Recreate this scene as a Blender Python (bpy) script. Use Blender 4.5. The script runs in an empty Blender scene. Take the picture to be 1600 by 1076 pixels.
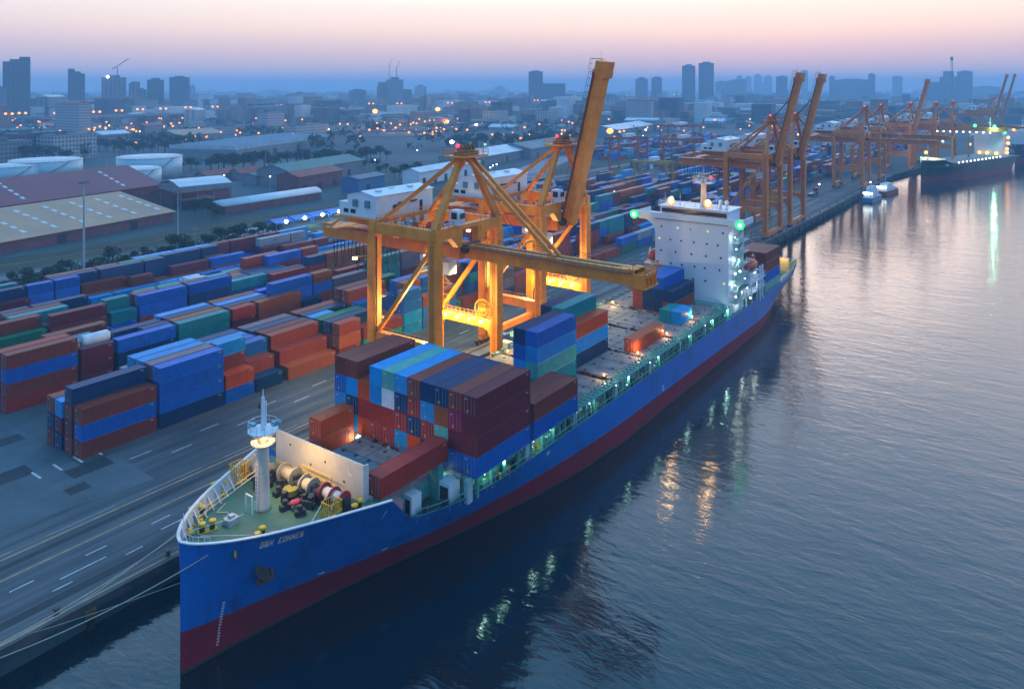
import bpy, math, random
from mathutils import Vector, Matrix
random.seed(11)
R = math.radians
S = bpy.context.scene
COL = S.collection
# ---------------------------------------------------------------- survey
# World: x runs along the quay (away from the viewpoint), y inland, z up, water at 0, metres.
FPX, HY, CAMH, YAW = 1188.0, 136.3, 61.4, R(35.7)
CS, SN = math.cos(YAW), math.sin(YAW)
LAND = 3.0
def survey(px, py, z=LAND):
    """where a sight line of the photograph meets the level z"""
    d = FPX * (CAMH - z) / (py - HY); X = (px - 800) / FPX * d
    return (d * CS + X * SN, d * SN - X * CS)
def far(px, d):
    """plan position at bearing px and distance d"""
    X = (px - 800) / FPX * d
    return (d * CS + X * SN, d * SN - X * CS)
# ---------------------------------------------------------------- materials
MATS = {}
def nd(t, k, loc=(0, 0), **kw):
    n = t.nodes.new(k); n.location = loc
    for a, b in kw.items(): setattr(n, a, b)
    return n
def mat(name, rgb, rough=0.6, metal=0.0, var=0.18, scale=0.6, bump=0.0, bscale=4.0, dirt=None, emit=None, es=0.0, coord='Object'):
    if name in MATS: return MATS[name]
    m = bpy.data.materials.new(name); m.use_nodes = True; t = m.node_tree
    b = t.nodes['Principled BSDF']
    b.inputs['Roughness'].default_value = rough; b.inputs['Metallic'].default_value = metal
    tc = nd(t, 'ShaderNodeTexCoord'); no = nd(t, 'ShaderNodeTexNoise'); no.inputs['Scale'].default_value = scale
    no.inputs['Detail'].default_value = 6; no.inputs['Roughness'].default_value = 0.65
    t.links.new(tc.outputs[coord], no.inputs['Vector'])
    rp = nd(t, 'ShaderNodeValToRGB'); e = rp.color_ramp.elements
    e[0].position = 0.3; e[1].position = 0.72
    lo = dirt if dirt else tuple(c * (1 - var) for c in rgb)
    hi = tuple(min(1, c * (1 + var)) for c in rgb)
    e[0].color = (*lo, 1); e[1].color = (*hi, 1)
    t.links.new(no.outputs['Fac'], rp.inputs['Fac']); t.links.new(rp.outputs['Color'], b.inputs['Base Color'])
    if bump:
        n2 = nd(t, 'ShaderNodeTexNoise'); n2.inputs['Scale'].default_value = bscale; n2.inputs['Detail'].default_value = 4
        t.links.new(tc.outputs[coord], n2.inputs['Vector'])
        bp = nd(t, 'ShaderNodeBump'); bp.inputs['Strength'].default_value = bump; bp.inputs['Distance'].default_value = 0.1
        t.links.new(n2.outputs['Fac'], bp.inputs['Height']); t.links.new(bp.outputs['Normal'], b.inputs['Normal'])
    if emit:
        b.inputs['Emission Color'].default_value = (*emit, 1); b.inputs['Emission Strength'].default_value = es
    MATS[name] = m
    return m
def lampmat(name, rgb, s):
    m = mat(name, (0.05, 0.05, 0.05), 0.4, var=0.02, emit=rgb, es=s)
    m.cycles.emission_sampling = 'NONE'
    return m
def paint():
    """container paint: each container's own colour, weathered"""
    m = bpy.data.materials.new('container_paint'); m.use_nodes = True; t = m.node_tree; b = t.nodes['Principled BSDF']
    oi = nd(t, 'ShaderNodeObjectInfo'); tc = nd(t, 'ShaderNodeTexCoord')
    ad = nd(t, 'ShaderNodeVectorMath', operation='ADD'); t.links.new(tc.outputs['Object'], ad.inputs[0])
    sc = nd(t, 'ShaderNodeMath', operation='MULTIPLY'); sc.inputs[1].default_value = 91.0
    t.links.new(oi.outputs['Random'], sc.inputs[0]); t.links.new(sc.outputs[0], ad.inputs[1])
    no = nd(t, 'ShaderNodeTexNoise'); no.inputs['Scale'].default_value = 0.9; no.inputs['Detail'].default_value = 7; no.inputs['Roughness'].default_value = 0.7
    t.links.new(ad.outputs[0], no.inputs['Vector'])
    mr = nd(t, 'ShaderNodeMapRange'); mr.inputs[1].default_value = 0.3; mr.inputs[2].default_value = 0.75; mr.inputs[3].default_value = 0.78; mr.inputs[4].default_value = 1.15
    t.links.new(no.outputs['Fac'], mr.inputs[0])
    mx = nd(t, 'ShaderNodeMix', data_type='RGBA', blend_type='MULTIPLY'); mx.inputs[0].default_value = 1
    t.links.new(oi.outputs['Color'], mx.inputs[6]); t.links.new(mr.outputs[0], mx.inputs[7])
    n2 = nd(t, 'ShaderNodeTexNoise'); n2.inputs['Scale'].default_value = 2.3; n2.inputs['Detail'].default_value = 8
    t.links.new(ad.outputs[0], n2.inputs['Vector'])
    m2 = nd(t, 'ShaderNodeMapRange'); m2.inputs[1].default_value = 0.62; m2.inputs[2].default_value = 0.75; m2.inputs[4].default_value = 0.5
    t.links.new(n2.outputs['Fac'], m2.inputs[0])
    rs = nd(t, 'ShaderNodeMix', data_type='RGBA'); rs.inputs[7].default_value = (0.07, 0.035, 0.02, 1)
    t.links.new(m2.outputs[0], rs.inputs[0]); t.links.new(mx.outputs[2], rs.inputs[6])
    t.links.new(rs.outputs[2], b.inputs['Base Color']); b.inputs['Roughness'].default_value = 0.5; b.inputs['Specular IOR Level'].default_value = 0.22
    MATS['container_paint'] = m
    return m
PAINT = paint()
# ---------------------------------------------------------------- mesh building
ORG = {}
class MB:
    def __init__(s): s.v = []; s.f = []; s.m = []
    def add(s, vs, fs, mi=0):
        k = len(s.v); s.v += [tuple(p) for p in vs]; s.f += [tuple(i + k for i in f) for f in fs]; s.m += [mi] * len(fs); return s
    def box(s, x0, x1, y0, y1, z0, z1, mi=0):
        return s.add([(x0, y0, z0), (x1, y0, z0), (x1, y1, z0), (x0, y1, z0), (x0, y0, z1), (x1, y0, z1), (x1, y1, z1), (x0, y1, z1)],
                     [(0, 3, 2, 1), (4, 5, 6, 7), (0, 1, 5, 4), (1, 2, 6, 5), (2, 3, 7, 6), (3, 0, 4, 7)], mi)
    def cbox(s, c, d, mi=0):
        return s.box(c[0] - d[0] / 2, c[0] + d[0] / 2, c[1] - d[1] / 2, c[1] + d[1] / 2, c[2] - d[2] / 2, c[2] + d[2] / 2, mi)
    def beam(s, p, q, w, h, mi=0, w2=None, h2=None, up=(0, 0, 1)):
        p, q = Vector(p), Vector(q); d = (q - p).normalized(); u = Vector(up)
        if abs(d.dot(u)) > 0.98: u = Vector((0, 1, 0))
        a = d.cross(u).normalized(); b = a.cross(d).normalized(); w2 = w2 or w; h2 = h2 or h
        vs = []
        for o, ww, hh in ((p, w, h), (q, w2, h2)):
            for sx, sy in ((-1, -1), (1, -1), (1, 1), (-1, 1)): vs.append(o + a * sx * ww / 2 + b * sy * hh / 2)
        return s.add(vs, [(0, 1, 2, 3), (7, 6, 5, 4), (0, 4, 5, 1), (1, 5, 6, 2), (2, 6, 7, 3), (3, 7, 4, 0)], mi)
    def tube(s, p, q, r, r2=None, n=8, mi=0):
        p, q = Vector(p), Vector(q); d = (q - p).normalized(); u = Vector((0, 0, 1))
        if abs(d.dot(u)) > 0.98: u = Vector((0, 1, 0))
        a = d.cross(u).normalized(); b = a.cross(d).normalized(); r2 = r if r2 is None else r2; vs = []
        for o, rr in ((p, r), (q, r2)):
            for i in range(n):
                t = 2 * math.pi * i / n; vs.append(o + a * math.cos(t) * rr + b * math.sin(t) * rr)
        fs = [(i, (i + 1) % n, n + (i + 1) % n, n + i) for i in range(n)] + [tuple(range(n - 1, -1, -1)), tuple(range(n, 2 * n))]
        return s.add(vs, fs, mi)
    def path(s, pts, r, n=5, mi=0):
        for a, b in zip(pts, pts[1:]): s.tube(a, b, r, r, n, mi)
        return s
    def lathe(s, c, prof, n=24, mi=0, axis='z'):
        vs = []
        for r, z in prof:
            for i in range(n):
                t = 2 * math.pi * i / n; x, y = r * math.cos(t), r * math.sin(t)
                vs.append((c[0] + x, c[1] + y, c[2] + z) if axis == 'z' else ((c[0] + z, c[1] + x, c[2] + y) if axis == 'x' else (c[0] + x, c[1] + z, c[2] + y)))
        fs = []
        for k in range(len(prof) - 1):
            for i in range(n): fs.append((k * n + i, k * n + (i + 1) % n, (k + 1) * n + (i + 1) % n, (k + 1) * n + i))
        fs.append(tuple(range((len(prof) - 1) * n, len(prof) * n))); fs.append(tuple(range(n - 1, -1, -1)))
        return s.add(vs, fs, mi)
    def ball(s, c, r, mi=0, n=10, k=6, sq=(1, 1, 1)):
        pr = []
        for j in range(k + 1):
            t = math.pi * j / k; pr.append((max(1e-3, math.sin(t)) * r, -math.cos(t) * r))
        st = len(s.v); s.lathe((0, 0, 0), pr, n, mi)
        for i in range(st, len(s.v)):
            x, y, z = s.v[i]; s.v[i] = (c[0] + x * sq[0], c[1] + y * sq[1], c[2] + z * sq[2])
        return s
    def prism(s, poly, z0, z1, mi=0):
        n = len(poly)
        return s.add([(x, y, z0) for x, y in poly] + [(x, y, z1) for x, y in poly],
                     [tuple(range(n - 1, -1, -1)), tuple(range(n, 2 * n))] + [(i, (i + 1) % n, n + (i + 1) % n, n + i) for i in range(n)], mi)
    def xprism(s, poly, x0, x1, mi=0):     # poly in (y, z)
        n = len(poly)
        return s.add([(x0, a, b) for a, b in poly] + [(x1, a, b) for a, b in poly],
                     [tuple(range(n)), tuple(range(2 * n - 1, n - 1, -1))] + [(i, n + i, n + (i + 1) % n, (i + 1) % n) for i in range(n)], mi)
    def yprism(s, poly, y0, y1, mi=0):     # poly in (x, z)
        n = len(poly)
        return s.add([(a, y0, b) for a, b in poly] + [(a, y1, b) for a, b in poly],
                     [tuple(range(n)), tuple(range(2 * n - 1, n - 1, -1))] + [(i, n + i, n + (i + 1) % n, (i + 1) % n) for i in range(n)], mi)
    def xf(s, mtx):
        s.v = [tuple(mtx @ Vector(p)) for p in s.v]; return s
    def mesh(s, name, mats, org=(0, 0, 0), smooth=False):
        me = bpy.data.meshes.new(name)
        me.from_pydata([(x - org[0], y - org[1], z - org[2]) for x, y, z in s.v], [], s.f)
        for m in (mats if isinstance(mats, (list, tuple)) else [mats]): me.materials.append(m)
        me.polygons.foreach_set('material_index', s.m)
        if smooth: me.polygons.foreach_set('use_smooth', [True] * len(s.f))
        import bmesh
        bm = bmesh.new(); bm.from_mesh(me); bmesh.ops.recalc_face_normals(bm, faces=bm.faces); bm.to_mesh(me); bm.free()
        me.update(); return me
def tag(o, label=None, cat=None, group=None, kind=None):
    if label: o['label'] = label
    if cat: o['category'] = cat
    if group: o['group'] = group
    if kind: o['kind'] = kind
    return o
def thing(name, label, cat, loc, group=None):
    o = bpy.data.objects.new(name, None); COL.objects.link(o); o.location = loc; o.empty_display_size = 0.5
    ORG[o] = Vector(loc); return tag(o, label, cat, group)
def part(name, mb, mats, parent, smooth=False, label=None):
    """a mesh given in world coordinates, hung under its thing (or part)"""
    o = bpy.data.objects.new(name, mb.mesh(name, mats, ORG[parent], smooth)); COL.objects.link(o); o.parent = parent
    ORG[o] = ORG[parent]
    if label: o['label'] = label
    return o
def inst(name, me, parent, at, color=None):
    """another part sharing mesh data, at a world position"""
    o = bpy.data.objects.new(name, me); COL.objects.link(o); o.parent = parent
    o.location = Vector(at) - ORG[parent]; ORG[o] = Vector(at)
    if color: o.color = (*color, 1)
    return o
def solo(name, mb, mats, label, cat, loc=(0, 0, 0), group=None, smooth=False):
    o = bpy.data.objects.new(name, mb.mesh(name, mats, loc, smooth)); COL.objects.link(o); o.location = loc; ORG[o] = Vector(loc)
    return tag(o, label, cat, group)
def setting(name, mb, mats, kind='structure', smooth=False):
    o = bpy.data.objects.new(name, mb.mesh(name, mats, (0, 0, 0), smooth)); COL.objects.link(o); return tag(o, kind=kind)
def dup(root, loc, rot=0, label=None, group=None, scale=None, color=None):
    r = root.copy(); COL.objects.link(r); r.location = loc; r.rotation_euler = (0, 0, rot)
    if scale: r.scale = scale
    if label: r['label'] = label
    if group: r['group'] = group
    if color: r.color = (*color, 1)
    for ch in root.children:
        c = ch.copy(); COL.objects.link(c); c.parent = r
        if color: c.color = (*color, 1)
        for g in ch.children:
            d = g.copy(); COL.objects.link(d); d.parent = c
    return r
def light(name, loc, power, rgb, parent=None, r=0.25, spot=None, aim=None):
    l = bpy.data.lights.new(name, 'SPOT' if spot else 'POINT'); l.energy = power; l.color = rgb; l.shadow_soft_size = r
    o = bpy.data.objects.new(name, l); COL.objects.link(o)
    if spot:
        l.spot_size = R(spot); l.spot_blend = 0.6
        d = Vector(aim) - Vector(loc); o.rotation_euler = d.to_track_quat('-Z', 'Y').to_euler()
    if parent: o.parent = parent; o.location = Vector(loc) - ORG[parent]
    else: o.location = loc
    return o
def rail(mb, pts, h=1.1, r=0.035, step=1.6, mi=0, mid=True):
    for a, b in zip(pts, pts[1:]):
        a, b = Vector(a), Vector(b); L = (b - a).length; n = max(1, int(L / step)); up = Vector((0, 0, h))
        mb.tube(a + up, b + up, r, r, 4, mi)
        if mid: mb.tube(a + up * 0.5, b + up * 0.5, r * 0.8, r * 0.8, 4, mi)
        for i in range(n + 1):
            p = a + (b - a) * i / n; mb.tube(p, p + up, r, r, 4, mi)
    return mb
WORDS = 'first second third fourth fifth sixth seventh eighth ninth tenth eleventh twelfth thirteenth fourteenth fifteenth sixteenth seventeenth eighteenth nineteenth twentieth'.split()
WORDS += ['twenty-' + w for w in WORDS[:9]] + ['thirtieth'] + ['thirty-' + w for w in WORDS[:9]] + ['fortieth']
SKY_S, HAZE = 0.95, 0.00033
# ---------------------------------------------------------------- camera, light, air
cam = bpy.data.cameras.new('camera'); co = bpy.data.objects.new('camera', cam); COL.objects.link(co); S.camera = co
cam.sensor_width = 36; cam.lens = 36 * FPX / 1600; cam.shift_y = -(538 - HY) / 1600; cam.clip_start = 1; cam.clip_end = 60000
co.location = (0, 0, CAMH); co.rotation_euler = (R(90), 0, YAW - R(90))
S.view_settings.view_transform = 'Standard'; S.view_settings.look = 'None'; S.view_settings.exposure = 0.5; S.view_settings.gamma = 1
S.cycles.max_bounces = 5; S.cycles.diffuse_bounces = 2; S.cycles.glossy_bounces = 3; S.cycles.transmission_bounces = 2; S.cycles.volume_bounces = 1
S.cycles.use_denoising = True; S.cycles.sample_clamp_indirect = 3.0; S.cycles.use_light_tree = True
S.cycles.caustics_reflective = False; S.cycles.caustics_refractive = False
SUN_AZ = YAW - R(20); SUN_EL = R(4)
w = bpy.data.worlds.new('World'); S.world = w; w.use_nodes = True; t = w.node_tree
bg = t.nodes['Background']
sky = nd(t, 'ShaderNodeTexSky', sky_type='NISHITA'); sky.sun_disc = False; sky.sun_elevation = R(1.0); sky.sun_rotation = R(90) - SUN_AZ
sky.air_density = 1.6; sky.dust_density = 3.0; sky.ozone_density = 3.0
tc = nd(t, 'ShaderNodeTexCoord'); sx = nd(t, 'ShaderNodeSeparateXYZ'); t.links.new(tc.outputs['Generated'], sx.inputs[0])
# dusk gradient by elevation: the afterglow side and the far side of the sky
def ramp(stops):
    r = nd(t, 'ShaderNodeValToRGB'); e = r.color_ramp.elements
    while len(e) < len(stops): e.new(0.5)
    for k, (p, c) in enumerate(stops): e[k].position = p; e[k].color = (*c, 1)
    t.links.new(sx.outputs['Z'], r.inputs['Fac']); return r
glow = ramp([(0.0, (0.46, 0.40, 0.46)), (0.02, (0.62, 0.46, 0.46)), (0.045, (0.74, 0.52, 0.48)), (0.075, (0.93, 0.69, 0.56)), (0.105, (0.94, 0.79, 0.68)), (0.14, (1.40, 1.18, 1.0)), (0.25, (1.70, 1.50, 1.45)), (0.42, (0.92, 1.22, 1.62)), (0.62, (0.32, 0.84, 1.42)), (1.0, (0.11, 0.45, 0.92))])
away = ramp([(0.0, (0.26, 0.34, 0.56)), (0.05, (0.36, 0.42, 0.64)), (0.12, (0.46, 0.54, 0.80)), (0.25, (0.34, 0.58, 0.92)), (0.5, (0.18, 0.51, 0.96)), (1.0, (0.11, 0.45, 0.92))])
dt = nd(t, 'ShaderNodeVectorMath', operation='DOT_PRODUCT'); t.links.new(tc.outputs['Generated'], dt.inputs[0])
dt.inputs[1].default_value = (math.cos(SUN_AZ), math.sin(SUN_AZ), 0)
mr = nd(t, 'ShaderNodeMapRange', interpolation_type='SMOOTHSTEP'); mr.inputs[1].default_value = -0.35; mr.inputs[2].default_value = 0.95
t.links.new(dt.outputs['Value'], mr.inputs[0])
mx = nd(t, 'ShaderNodeMix', data_type='RGBA'); t.links.new(mr.outputs[0], mx.inputs[0]); t.links.new(away.outputs[0], mx.inputs[6]); t.links.new(glow.outputs[0], mx.inputs[7])
b2 = nd(t, 'ShaderNodeBackground'); b2.inputs['Strength'].default_value = SKY_S; t.links.new(mx.outputs[2], b2.inputs['Color'])
t.links.new(sky.outputs[0], bg.inputs['Color']); bg.inputs['Strength'].default_value = 0.05
ad = nd(t, 'ShaderNodeAddShader'); t.links.new(bg.outputs[0], ad.inputs[0]); t.links.new(b2.outputs[0], ad.inputs[1])
t.links.new(ad.outputs[0], t.nodes['World Output'].inputs['Surface'])
sl = bpy.data.lights.new('sun', 'SUN'); sl.energy = 0.25; sl.angle = R(25); sl.color = (1.0, 0.72, 0.55)
so = bpy.data.objects.new('sun', sl); COL.objects.link(so)
so.rotation_euler = Vector((-math.cos(SUN_AZ) * math.cos(SUN_EL), -math.sin(SUN_AZ) * math.cos(SUN_EL), -math.sin(SUN_EL))).to_track_quat('-Z', 'Y').to_euler()
hz = MB().box(-600, 9000, -3800, 9000, -3.0, 143)
hm = bpy.data.materials.new('dusk_haze'); hm.use_nodes = True; t = hm.node_tree; t.nodes.clear()
ou = nd(t, 'ShaderNodeOutputMaterial'); pv = nd(t, 'ShaderNodeVolumePrincipled')
pv.inputs['Color'].default_value = (0.41, 0.67, 0.94, 1); pv.inputs['Density'].default_value = HAZE; pv.inputs['Anisotropy'].default_value = 0.0
t.links.new(pv.outputs[0], ou.inputs['Volume'])
if HAZE > 0: setting('haze', hz, hm, 'stuff')
# ---------------------------------------------------------------- water, land, quay
def water_mat():
    m = bpy.data.materials.new('river_water'); m.use_nodes = True; t = m.node_tree; b = t.nodes['Principled BSDF']
    b.inputs['Base Color'].default_value = (0.001, 0.012, 0.017, 1); b.inputs['Roughness'].default_value = 0.09; b.inputs['IOR'].default_value = 1.56
    tc = nd(t, 'ShaderNodeTexCoord'); hs = []
    for sc, rot, st, dt in ((2.1, 66, (1.0, 0.45, 1), 3), (0.75, 62, (1.0, 0.4, 1), 4), (0.24, 70, (1, 0.42, 1), 3), (0.035, 40, (1, 0.5, 1), 2)):
        mp = nd(t, 'ShaderNodeMapping'); mp.inputs['Rotation'].default_value = (0, 0, R(rot)); mp.inputs['Scale'].default_value = st
        n = nd(t, 'ShaderNodeTexNoise'); n.inputs['Scale'].default_value = sc; n.inputs['Detail'].default_value = dt; n.inputs['Distortion'].default_value = 0.6
        t.links.new(tc.outputs['Object'], mp.inputs['Vector']); t.links.new(mp.outputs[0], n.inputs['Vector']); hs.append(n)
    acc = None
    for n, k in zip(hs, (0.022, 0.075, 0.13, 0.14)):
        mu = nd(t, 'ShaderNodeMath', operation='MULTIPLY'); mu.inputs[1].default_value = k; t.links.new(n.outputs['Fac'], mu.inputs[0])
        if acc: ad = nd(t, 'ShaderNodeMath', operation='ADD'); t.links.new(acc, ad.inputs[0]); t.links.new(mu.outputs[0], ad.inputs[1]); acc = ad.outputs[0]
        else: acc = mu.outputs[0]
    bp = nd(t, 'ShaderNodeBump'); bp.inputs['Strength'].default_value = 1.0; bp.inputs['Distance'].default_value = 0.8
    t.links.new(acc, bp.inputs['Height']); t.links.new(bp.outputs['Normal'], b.inputs['Normal'])
    return m
setting('river_water', MB().box(-900, 9500, -4200, 400, -1.6, 0.0), water_mat())
QE = 89.5                                    # quay edge
bank = [(-500, QE), (560, QE), (640, 78), (760, 44), (900, -10), (1150, -130), (1600, -380), (2400, -900), (4000, -2300), (8900, -3700), (8900, 8900), (-500, 8900)]
def ground_mat():
    m = mat('city_ground', (0.03, 0.065, 0.075), 0.95, var=0.6, scale=0.012)
    return m
setting('land', MB().prism(bank, -1.5, LAND), ground_mat())
def asphalt_mat():
    m = bpy.data.materials.new('quay_asphalt'); m.use_nodes = True; t = m.node_tree; b = t.nodes['Principled BSDF']
    tc = nd(t, 'ShaderNodeTexCoord'); mp = nd(t, 'ShaderNodeMapping'); mp.inputs['Scale'].default_value = (0.02, 0.55, 1)
    t.links.new(tc.outputs['Object'], mp.inputs['Vector'])
    n1 = nd(t, 'ShaderNodeTexNoise'); n1.inputs['Scale'].default_value = 1.3; n1.inputs['Detail'].default_value = 8; t.links.new(mp.outputs[0], n1.inputs['Vector'])
    n2 = nd(t, 'ShaderNodeTexNoise'); n2.inputs['Scale'].default_value = 0.06; n2.inputs['Detail'].default_value = 7; t.links.new(tc.outputs['Object'], n2.inputs['Vector'])
    ml = nd(t, 'ShaderNodeMath', operation='MULTIPLY'); t.links.new(n1.outputs['Fac'], ml.inputs[0]); t.links.new(n2.outputs['Fac'], ml.inputs[1])
    rp = nd(t, 'ShaderNodeValToRGB'); e = rp.color_ramp.elements; e[0].position = 0.12; e[0].color = (0.014, 0.028, 0.042, 1); e[1].position = 0.40; e[1].color = (0.095, 0.112, 0.125, 1)
    t.links.new(ml.outputs[0], rp.inputs['Fac']); t.links.new(rp.outputs['Color'], b.inputs['Base Color']); b.inputs['Roughness'].default_value = 0.75
    return m
ASPH = asphalt_mat()
CONC = mat('apron_concrete', (0.075, 0.098, 0.115), 0.85, var=0.35, scale=0.11)
YARD = mat('yard_paving', (0.06, 0.075, 0.085), 0.85, var=0.4, scale=0.07)
setting('quay_road', MB().box(-100, 556, QE, 122.5, LAND + .0, LAND + .004), ASPH)
setting('yard_paving', MB().box(-100, 700, 122.5, 240, LAND, LAND + .004), YARD)
setting('apron_slab', MB().prism([(-20, 112.2), (46, 112.2), (61, 109.5), (61.5, 121.5), (56.5, 122.0), (56.5, 200), (-20, 200)], LAND + .004, LAND + .01), CONC)
pt = MB()
for (x, y, a, b2) in ((57, 121, 6, 3.5), (53, 116, 3, 2.4), (49, 128, 5, 4), (52, 141, 7, 3), (45, 150, 6, 5)): pt.box(x - a / 2, x + a / 2, y - b2 / 2, y + b2 / 2, LAND + .010, LAND + .014)
setting('asphalt_patches', pt, mat('fresh_asphalt', (0.022, 0.03, 0.036), .8, var=.3))
WPAINT = mat('road_paint_white', (0.62, 0.64, 0.66), 0.7, dirt=(0.3, 0.32, 0.34), scale=1.5)
YPAINT = mat('road_paint_yellow', (0.50, 0.27, 0.10), 0.7, dirt=(0.24, 0.14, 0.07), scale=1.5)
mk = MB(); Z0, Z1 = LAND + .005, LAND + .009
for y, a, b2 in ((106.3, -20, 72), (106.3, 76, 300)):
    x = a
    while x < b2: mk.box(x, x + 9, y + .55, y + .75, Z0, Z1); x += 13
for y, step, ln, x0 in ((98.6, 8.5, 2.6, 12), (96.3, 12.5, 5.4, 17), (94.7, 8.5, 2.2, 15), (118.5, 12, 3.5, 62), (115.2, 12, 3.5, 55)):
    x = x0
    while x < 330: mk.box(x, x + ln, y - .09, y + .09, Z0, Z1); x += step
for x in (31, 34, 37, 40): mk.box(x * 1.0 + 20, x + 20.35, 123.5, 126.5, Z0 + .006, Z1 + .007)
setting('white_lane_markings', mk, WPAINT)
mk = MB()
for y in (106.0, 101.6): mk.box(-60, 420, y - .14, y + .14, Z0, Z1)
mk.box(-60, 420, 89.9, 90.15, Z0, Z1)
setting('yellow_lane_markings', mk, YPAINT)
STEEL = mat('rail_steel', (0.16, 0.15, 0.15), 0.45, metal=.7)
mk = MB()
for y in (91.0, 106.9): mk.box(-100, 540, y - .06, y + .06, LAND + .004, LAND + .03)
setting('crane_rails', mk, STEEL)
mk = MB(); mk.box(-100, 556, 103.6, 104.6, LAND + .004, LAND + .008); mk.box(-100, 556, 92.2, 93.6, LAND + .004, LAND + .008)
setting('dark_rail_strips', mk, mat('rail_strip', (0.018, 0.026, 0.034), .8, var=.3))
# quay face: coping, piles, fenders
CONCD = mat('quay_concrete', (0.07, 0.075, 0.075), 0.9, var=.4, scale=.4)
q = MB(); q.box(-100, 556, QE - .5, QE, LAND - .9, LAND + .12)
setting('quay_coping', q, CONCD)
FEND = mat('fender_timber', (0.14, 0.075, 0.035), .85, var=.4, scale=2); RUB = mat('black_rubber', (0.012, 0.012, 0.013), .8)
f0 = None
for k in range(40):
    x = 22 + 10 * k
    if f0 is None:
        f0 = thing('quay_fender', 'timber and rubber fender block on the dark quay face', 'fender', (x, QE - .5, 1.0), 'fenders along the quay face')
        part('timber_block', MB().box(x - .6, x + .6, QE - .95, QE - .5, 1.6, 2.4), FEND, f0); part('rubber_pad', MB().box(x - .35, x + .35, QE - .9, QE - .5, .2, 1.6), RUB, f0)
    elif x < 45 or x > 238: dup(f0, (x, QE - .5, 1.0))
b0 = None
for k in range(16):
    x = 26 + 13 * k if k < 3 else 245 + 18 * (k - 3)
    if b0 is None:
        b0 = solo('mooring_bollard', MB().lathe((x, QE + .75, LAND), [(.4, 0), (.28, .1), (.25, .5), (.42, .62), (.36, .75)], 12), mat('bollard_iron', (.05, .045, .04), .6), 'squat iron mooring bollard standing at the quay edge', 'bollard', (x, QE + .75, LAND), 'bollards along the quay edge')
    else: dup(b0, (x, QE + .75, LAND))
# ---------------------------------------------------------------- containers
PAL = dict(brown=(.25, .048, .030), maroon=(.17, .022, .032), red=(.38, .036, .022), orange=(.55, .075, .012), blue=(.004, .115, .45), navy=(.003, .042, .125),
           azure=(.005, .27, .62), teal=(.003, .23, .25), green=(.006, .16, .09), grey=(.26, .28, .31), white=(.6, .63, .66), tan=(.42, .27, .10), pink=(.32, .012, .07), lilac=(.17, .12, .15), rust=(.32, .085, .03), mint=(.10, .42, .36), olive=(.08, .10, .02))
NAMES = dict(brown='reddish brown', maroon='dark maroon', red='red', orange='bright orange', blue='royal blue', navy='dark navy', azure='light blue', teal='teal', green='green', grey='grey', white='white', tan='tan', pink='crimson pink', lilac='greyish purple', rust='rusty orange', mint='pale mint', olive='olive green')
CH, CW = 2.6, 2.44
LEN = {40: 12.19, 20: 6.06}
def box_mesh(L):
    m = MB(); h = 2.57; x0, x1 = -L / 2, L / 2; y0, y1 = -CW / 2, CW / 2
    for x in (x0, x1 - .16):
        for y in (y0, y1 - .16): m.box(x, x + .16, y, y + .16, 0, h)
    for y in (y0, y1 - .1):
        m.box(x0 + .16, x1 - .16, y, y + .1, 0, .16); m.box(x0 + .16, x1 - .16, y, y + .1, h - .12, h)
    for x in (x0, x1 - .1):
        m.box(x, x + .1, y0 + .16, y1 - .16, 0, .14); m.box(x, x + .1, y0 + .16, y1 - .16, h - .12, h)
    n = int((L - .32) / .28); p = (L - .32) / n
    for sgn in (-1, 1):                                  # corrugated sides
        pts = []
        for k in range(n):
            a = x0 + .16 + k * p
            pts += [(a, .085), (a + p * .38, .085), (a + p * .5, .025), (a + p * .88, .025)]
        pts.append((x1 - .16, .085)); vs = []
        for a, d in pts: vs += [(a, sgn * (CW / 2 - d), .16), (a, sgn * (CW / 2 - d), h - .12)]
        m.add(vs, [(2 * k, 2 * k + 2, 2 * k + 3, 2 * k + 1) for k in range(len(pts) - 1)])
    ny = 8; q = (CW - .32) / ny                          # corrugated far end
    for xx, sg in ((x1, 1), (x0, -1)):
        vs = []; pts = []
        for k in range(ny): a = y0 + .16 + k * q; pts += [(a, .07), (a + q * .4, .07), (a + q * .5, .02), (a + q * .9, .02)]
        pts.append((y1 - .16, .07))
        for a, d in pts: vs += [(xx - sg * d, a, .14), (xx - sg * d, a, h - .12)]
        m.add(vs, [(2 * k, 2 * k + 2, 2 * k + 3, 2 * k + 1) for k in range(len(pts) - 1)])
    for sgn in (-1, 1):                                  # stencilled codes
        for a0, w0, z0, h0 in ((x1 - 1.1, .7, 2.2, .09), (x1 - .9, .4, 2.06, .07)):
            yy = sgn * (CW / 2 - .01); m.add([(a0, yy, z0), (a0 + w0, yy, z0), (a0 + w0, yy, z0 + h0), (a0, yy, z0 + h0)], [(0, 1, 2, 3)], 1)
    nr = int(L / .6); r = (L - .32) / nr; vs = []; pts = []   # ribbed roof
    for k in range(nr): a = x0 + .16 + k * r; pts += [(a, .03), (a + r * .45, .03), (a + r * .5, .012), (a + r * .95, .012)]
    pts.append((x1 - .16, .03))
    for a, d in pts: vs += [(a, y0 + .1, h - d), (a, y1 - .1, h - d)]
    m.add(vs, [(2 * k, 2 * k + 2, 2 * k + 3, 2 * k + 1) for k in range(len(pts) - 1)])
    return m
GALV = mat('galvanised_rod', (.26, .27, .28), .5, metal=.2)
MARK = mat('white_stencil_paint', (.6, .6, .6), .7)
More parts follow.
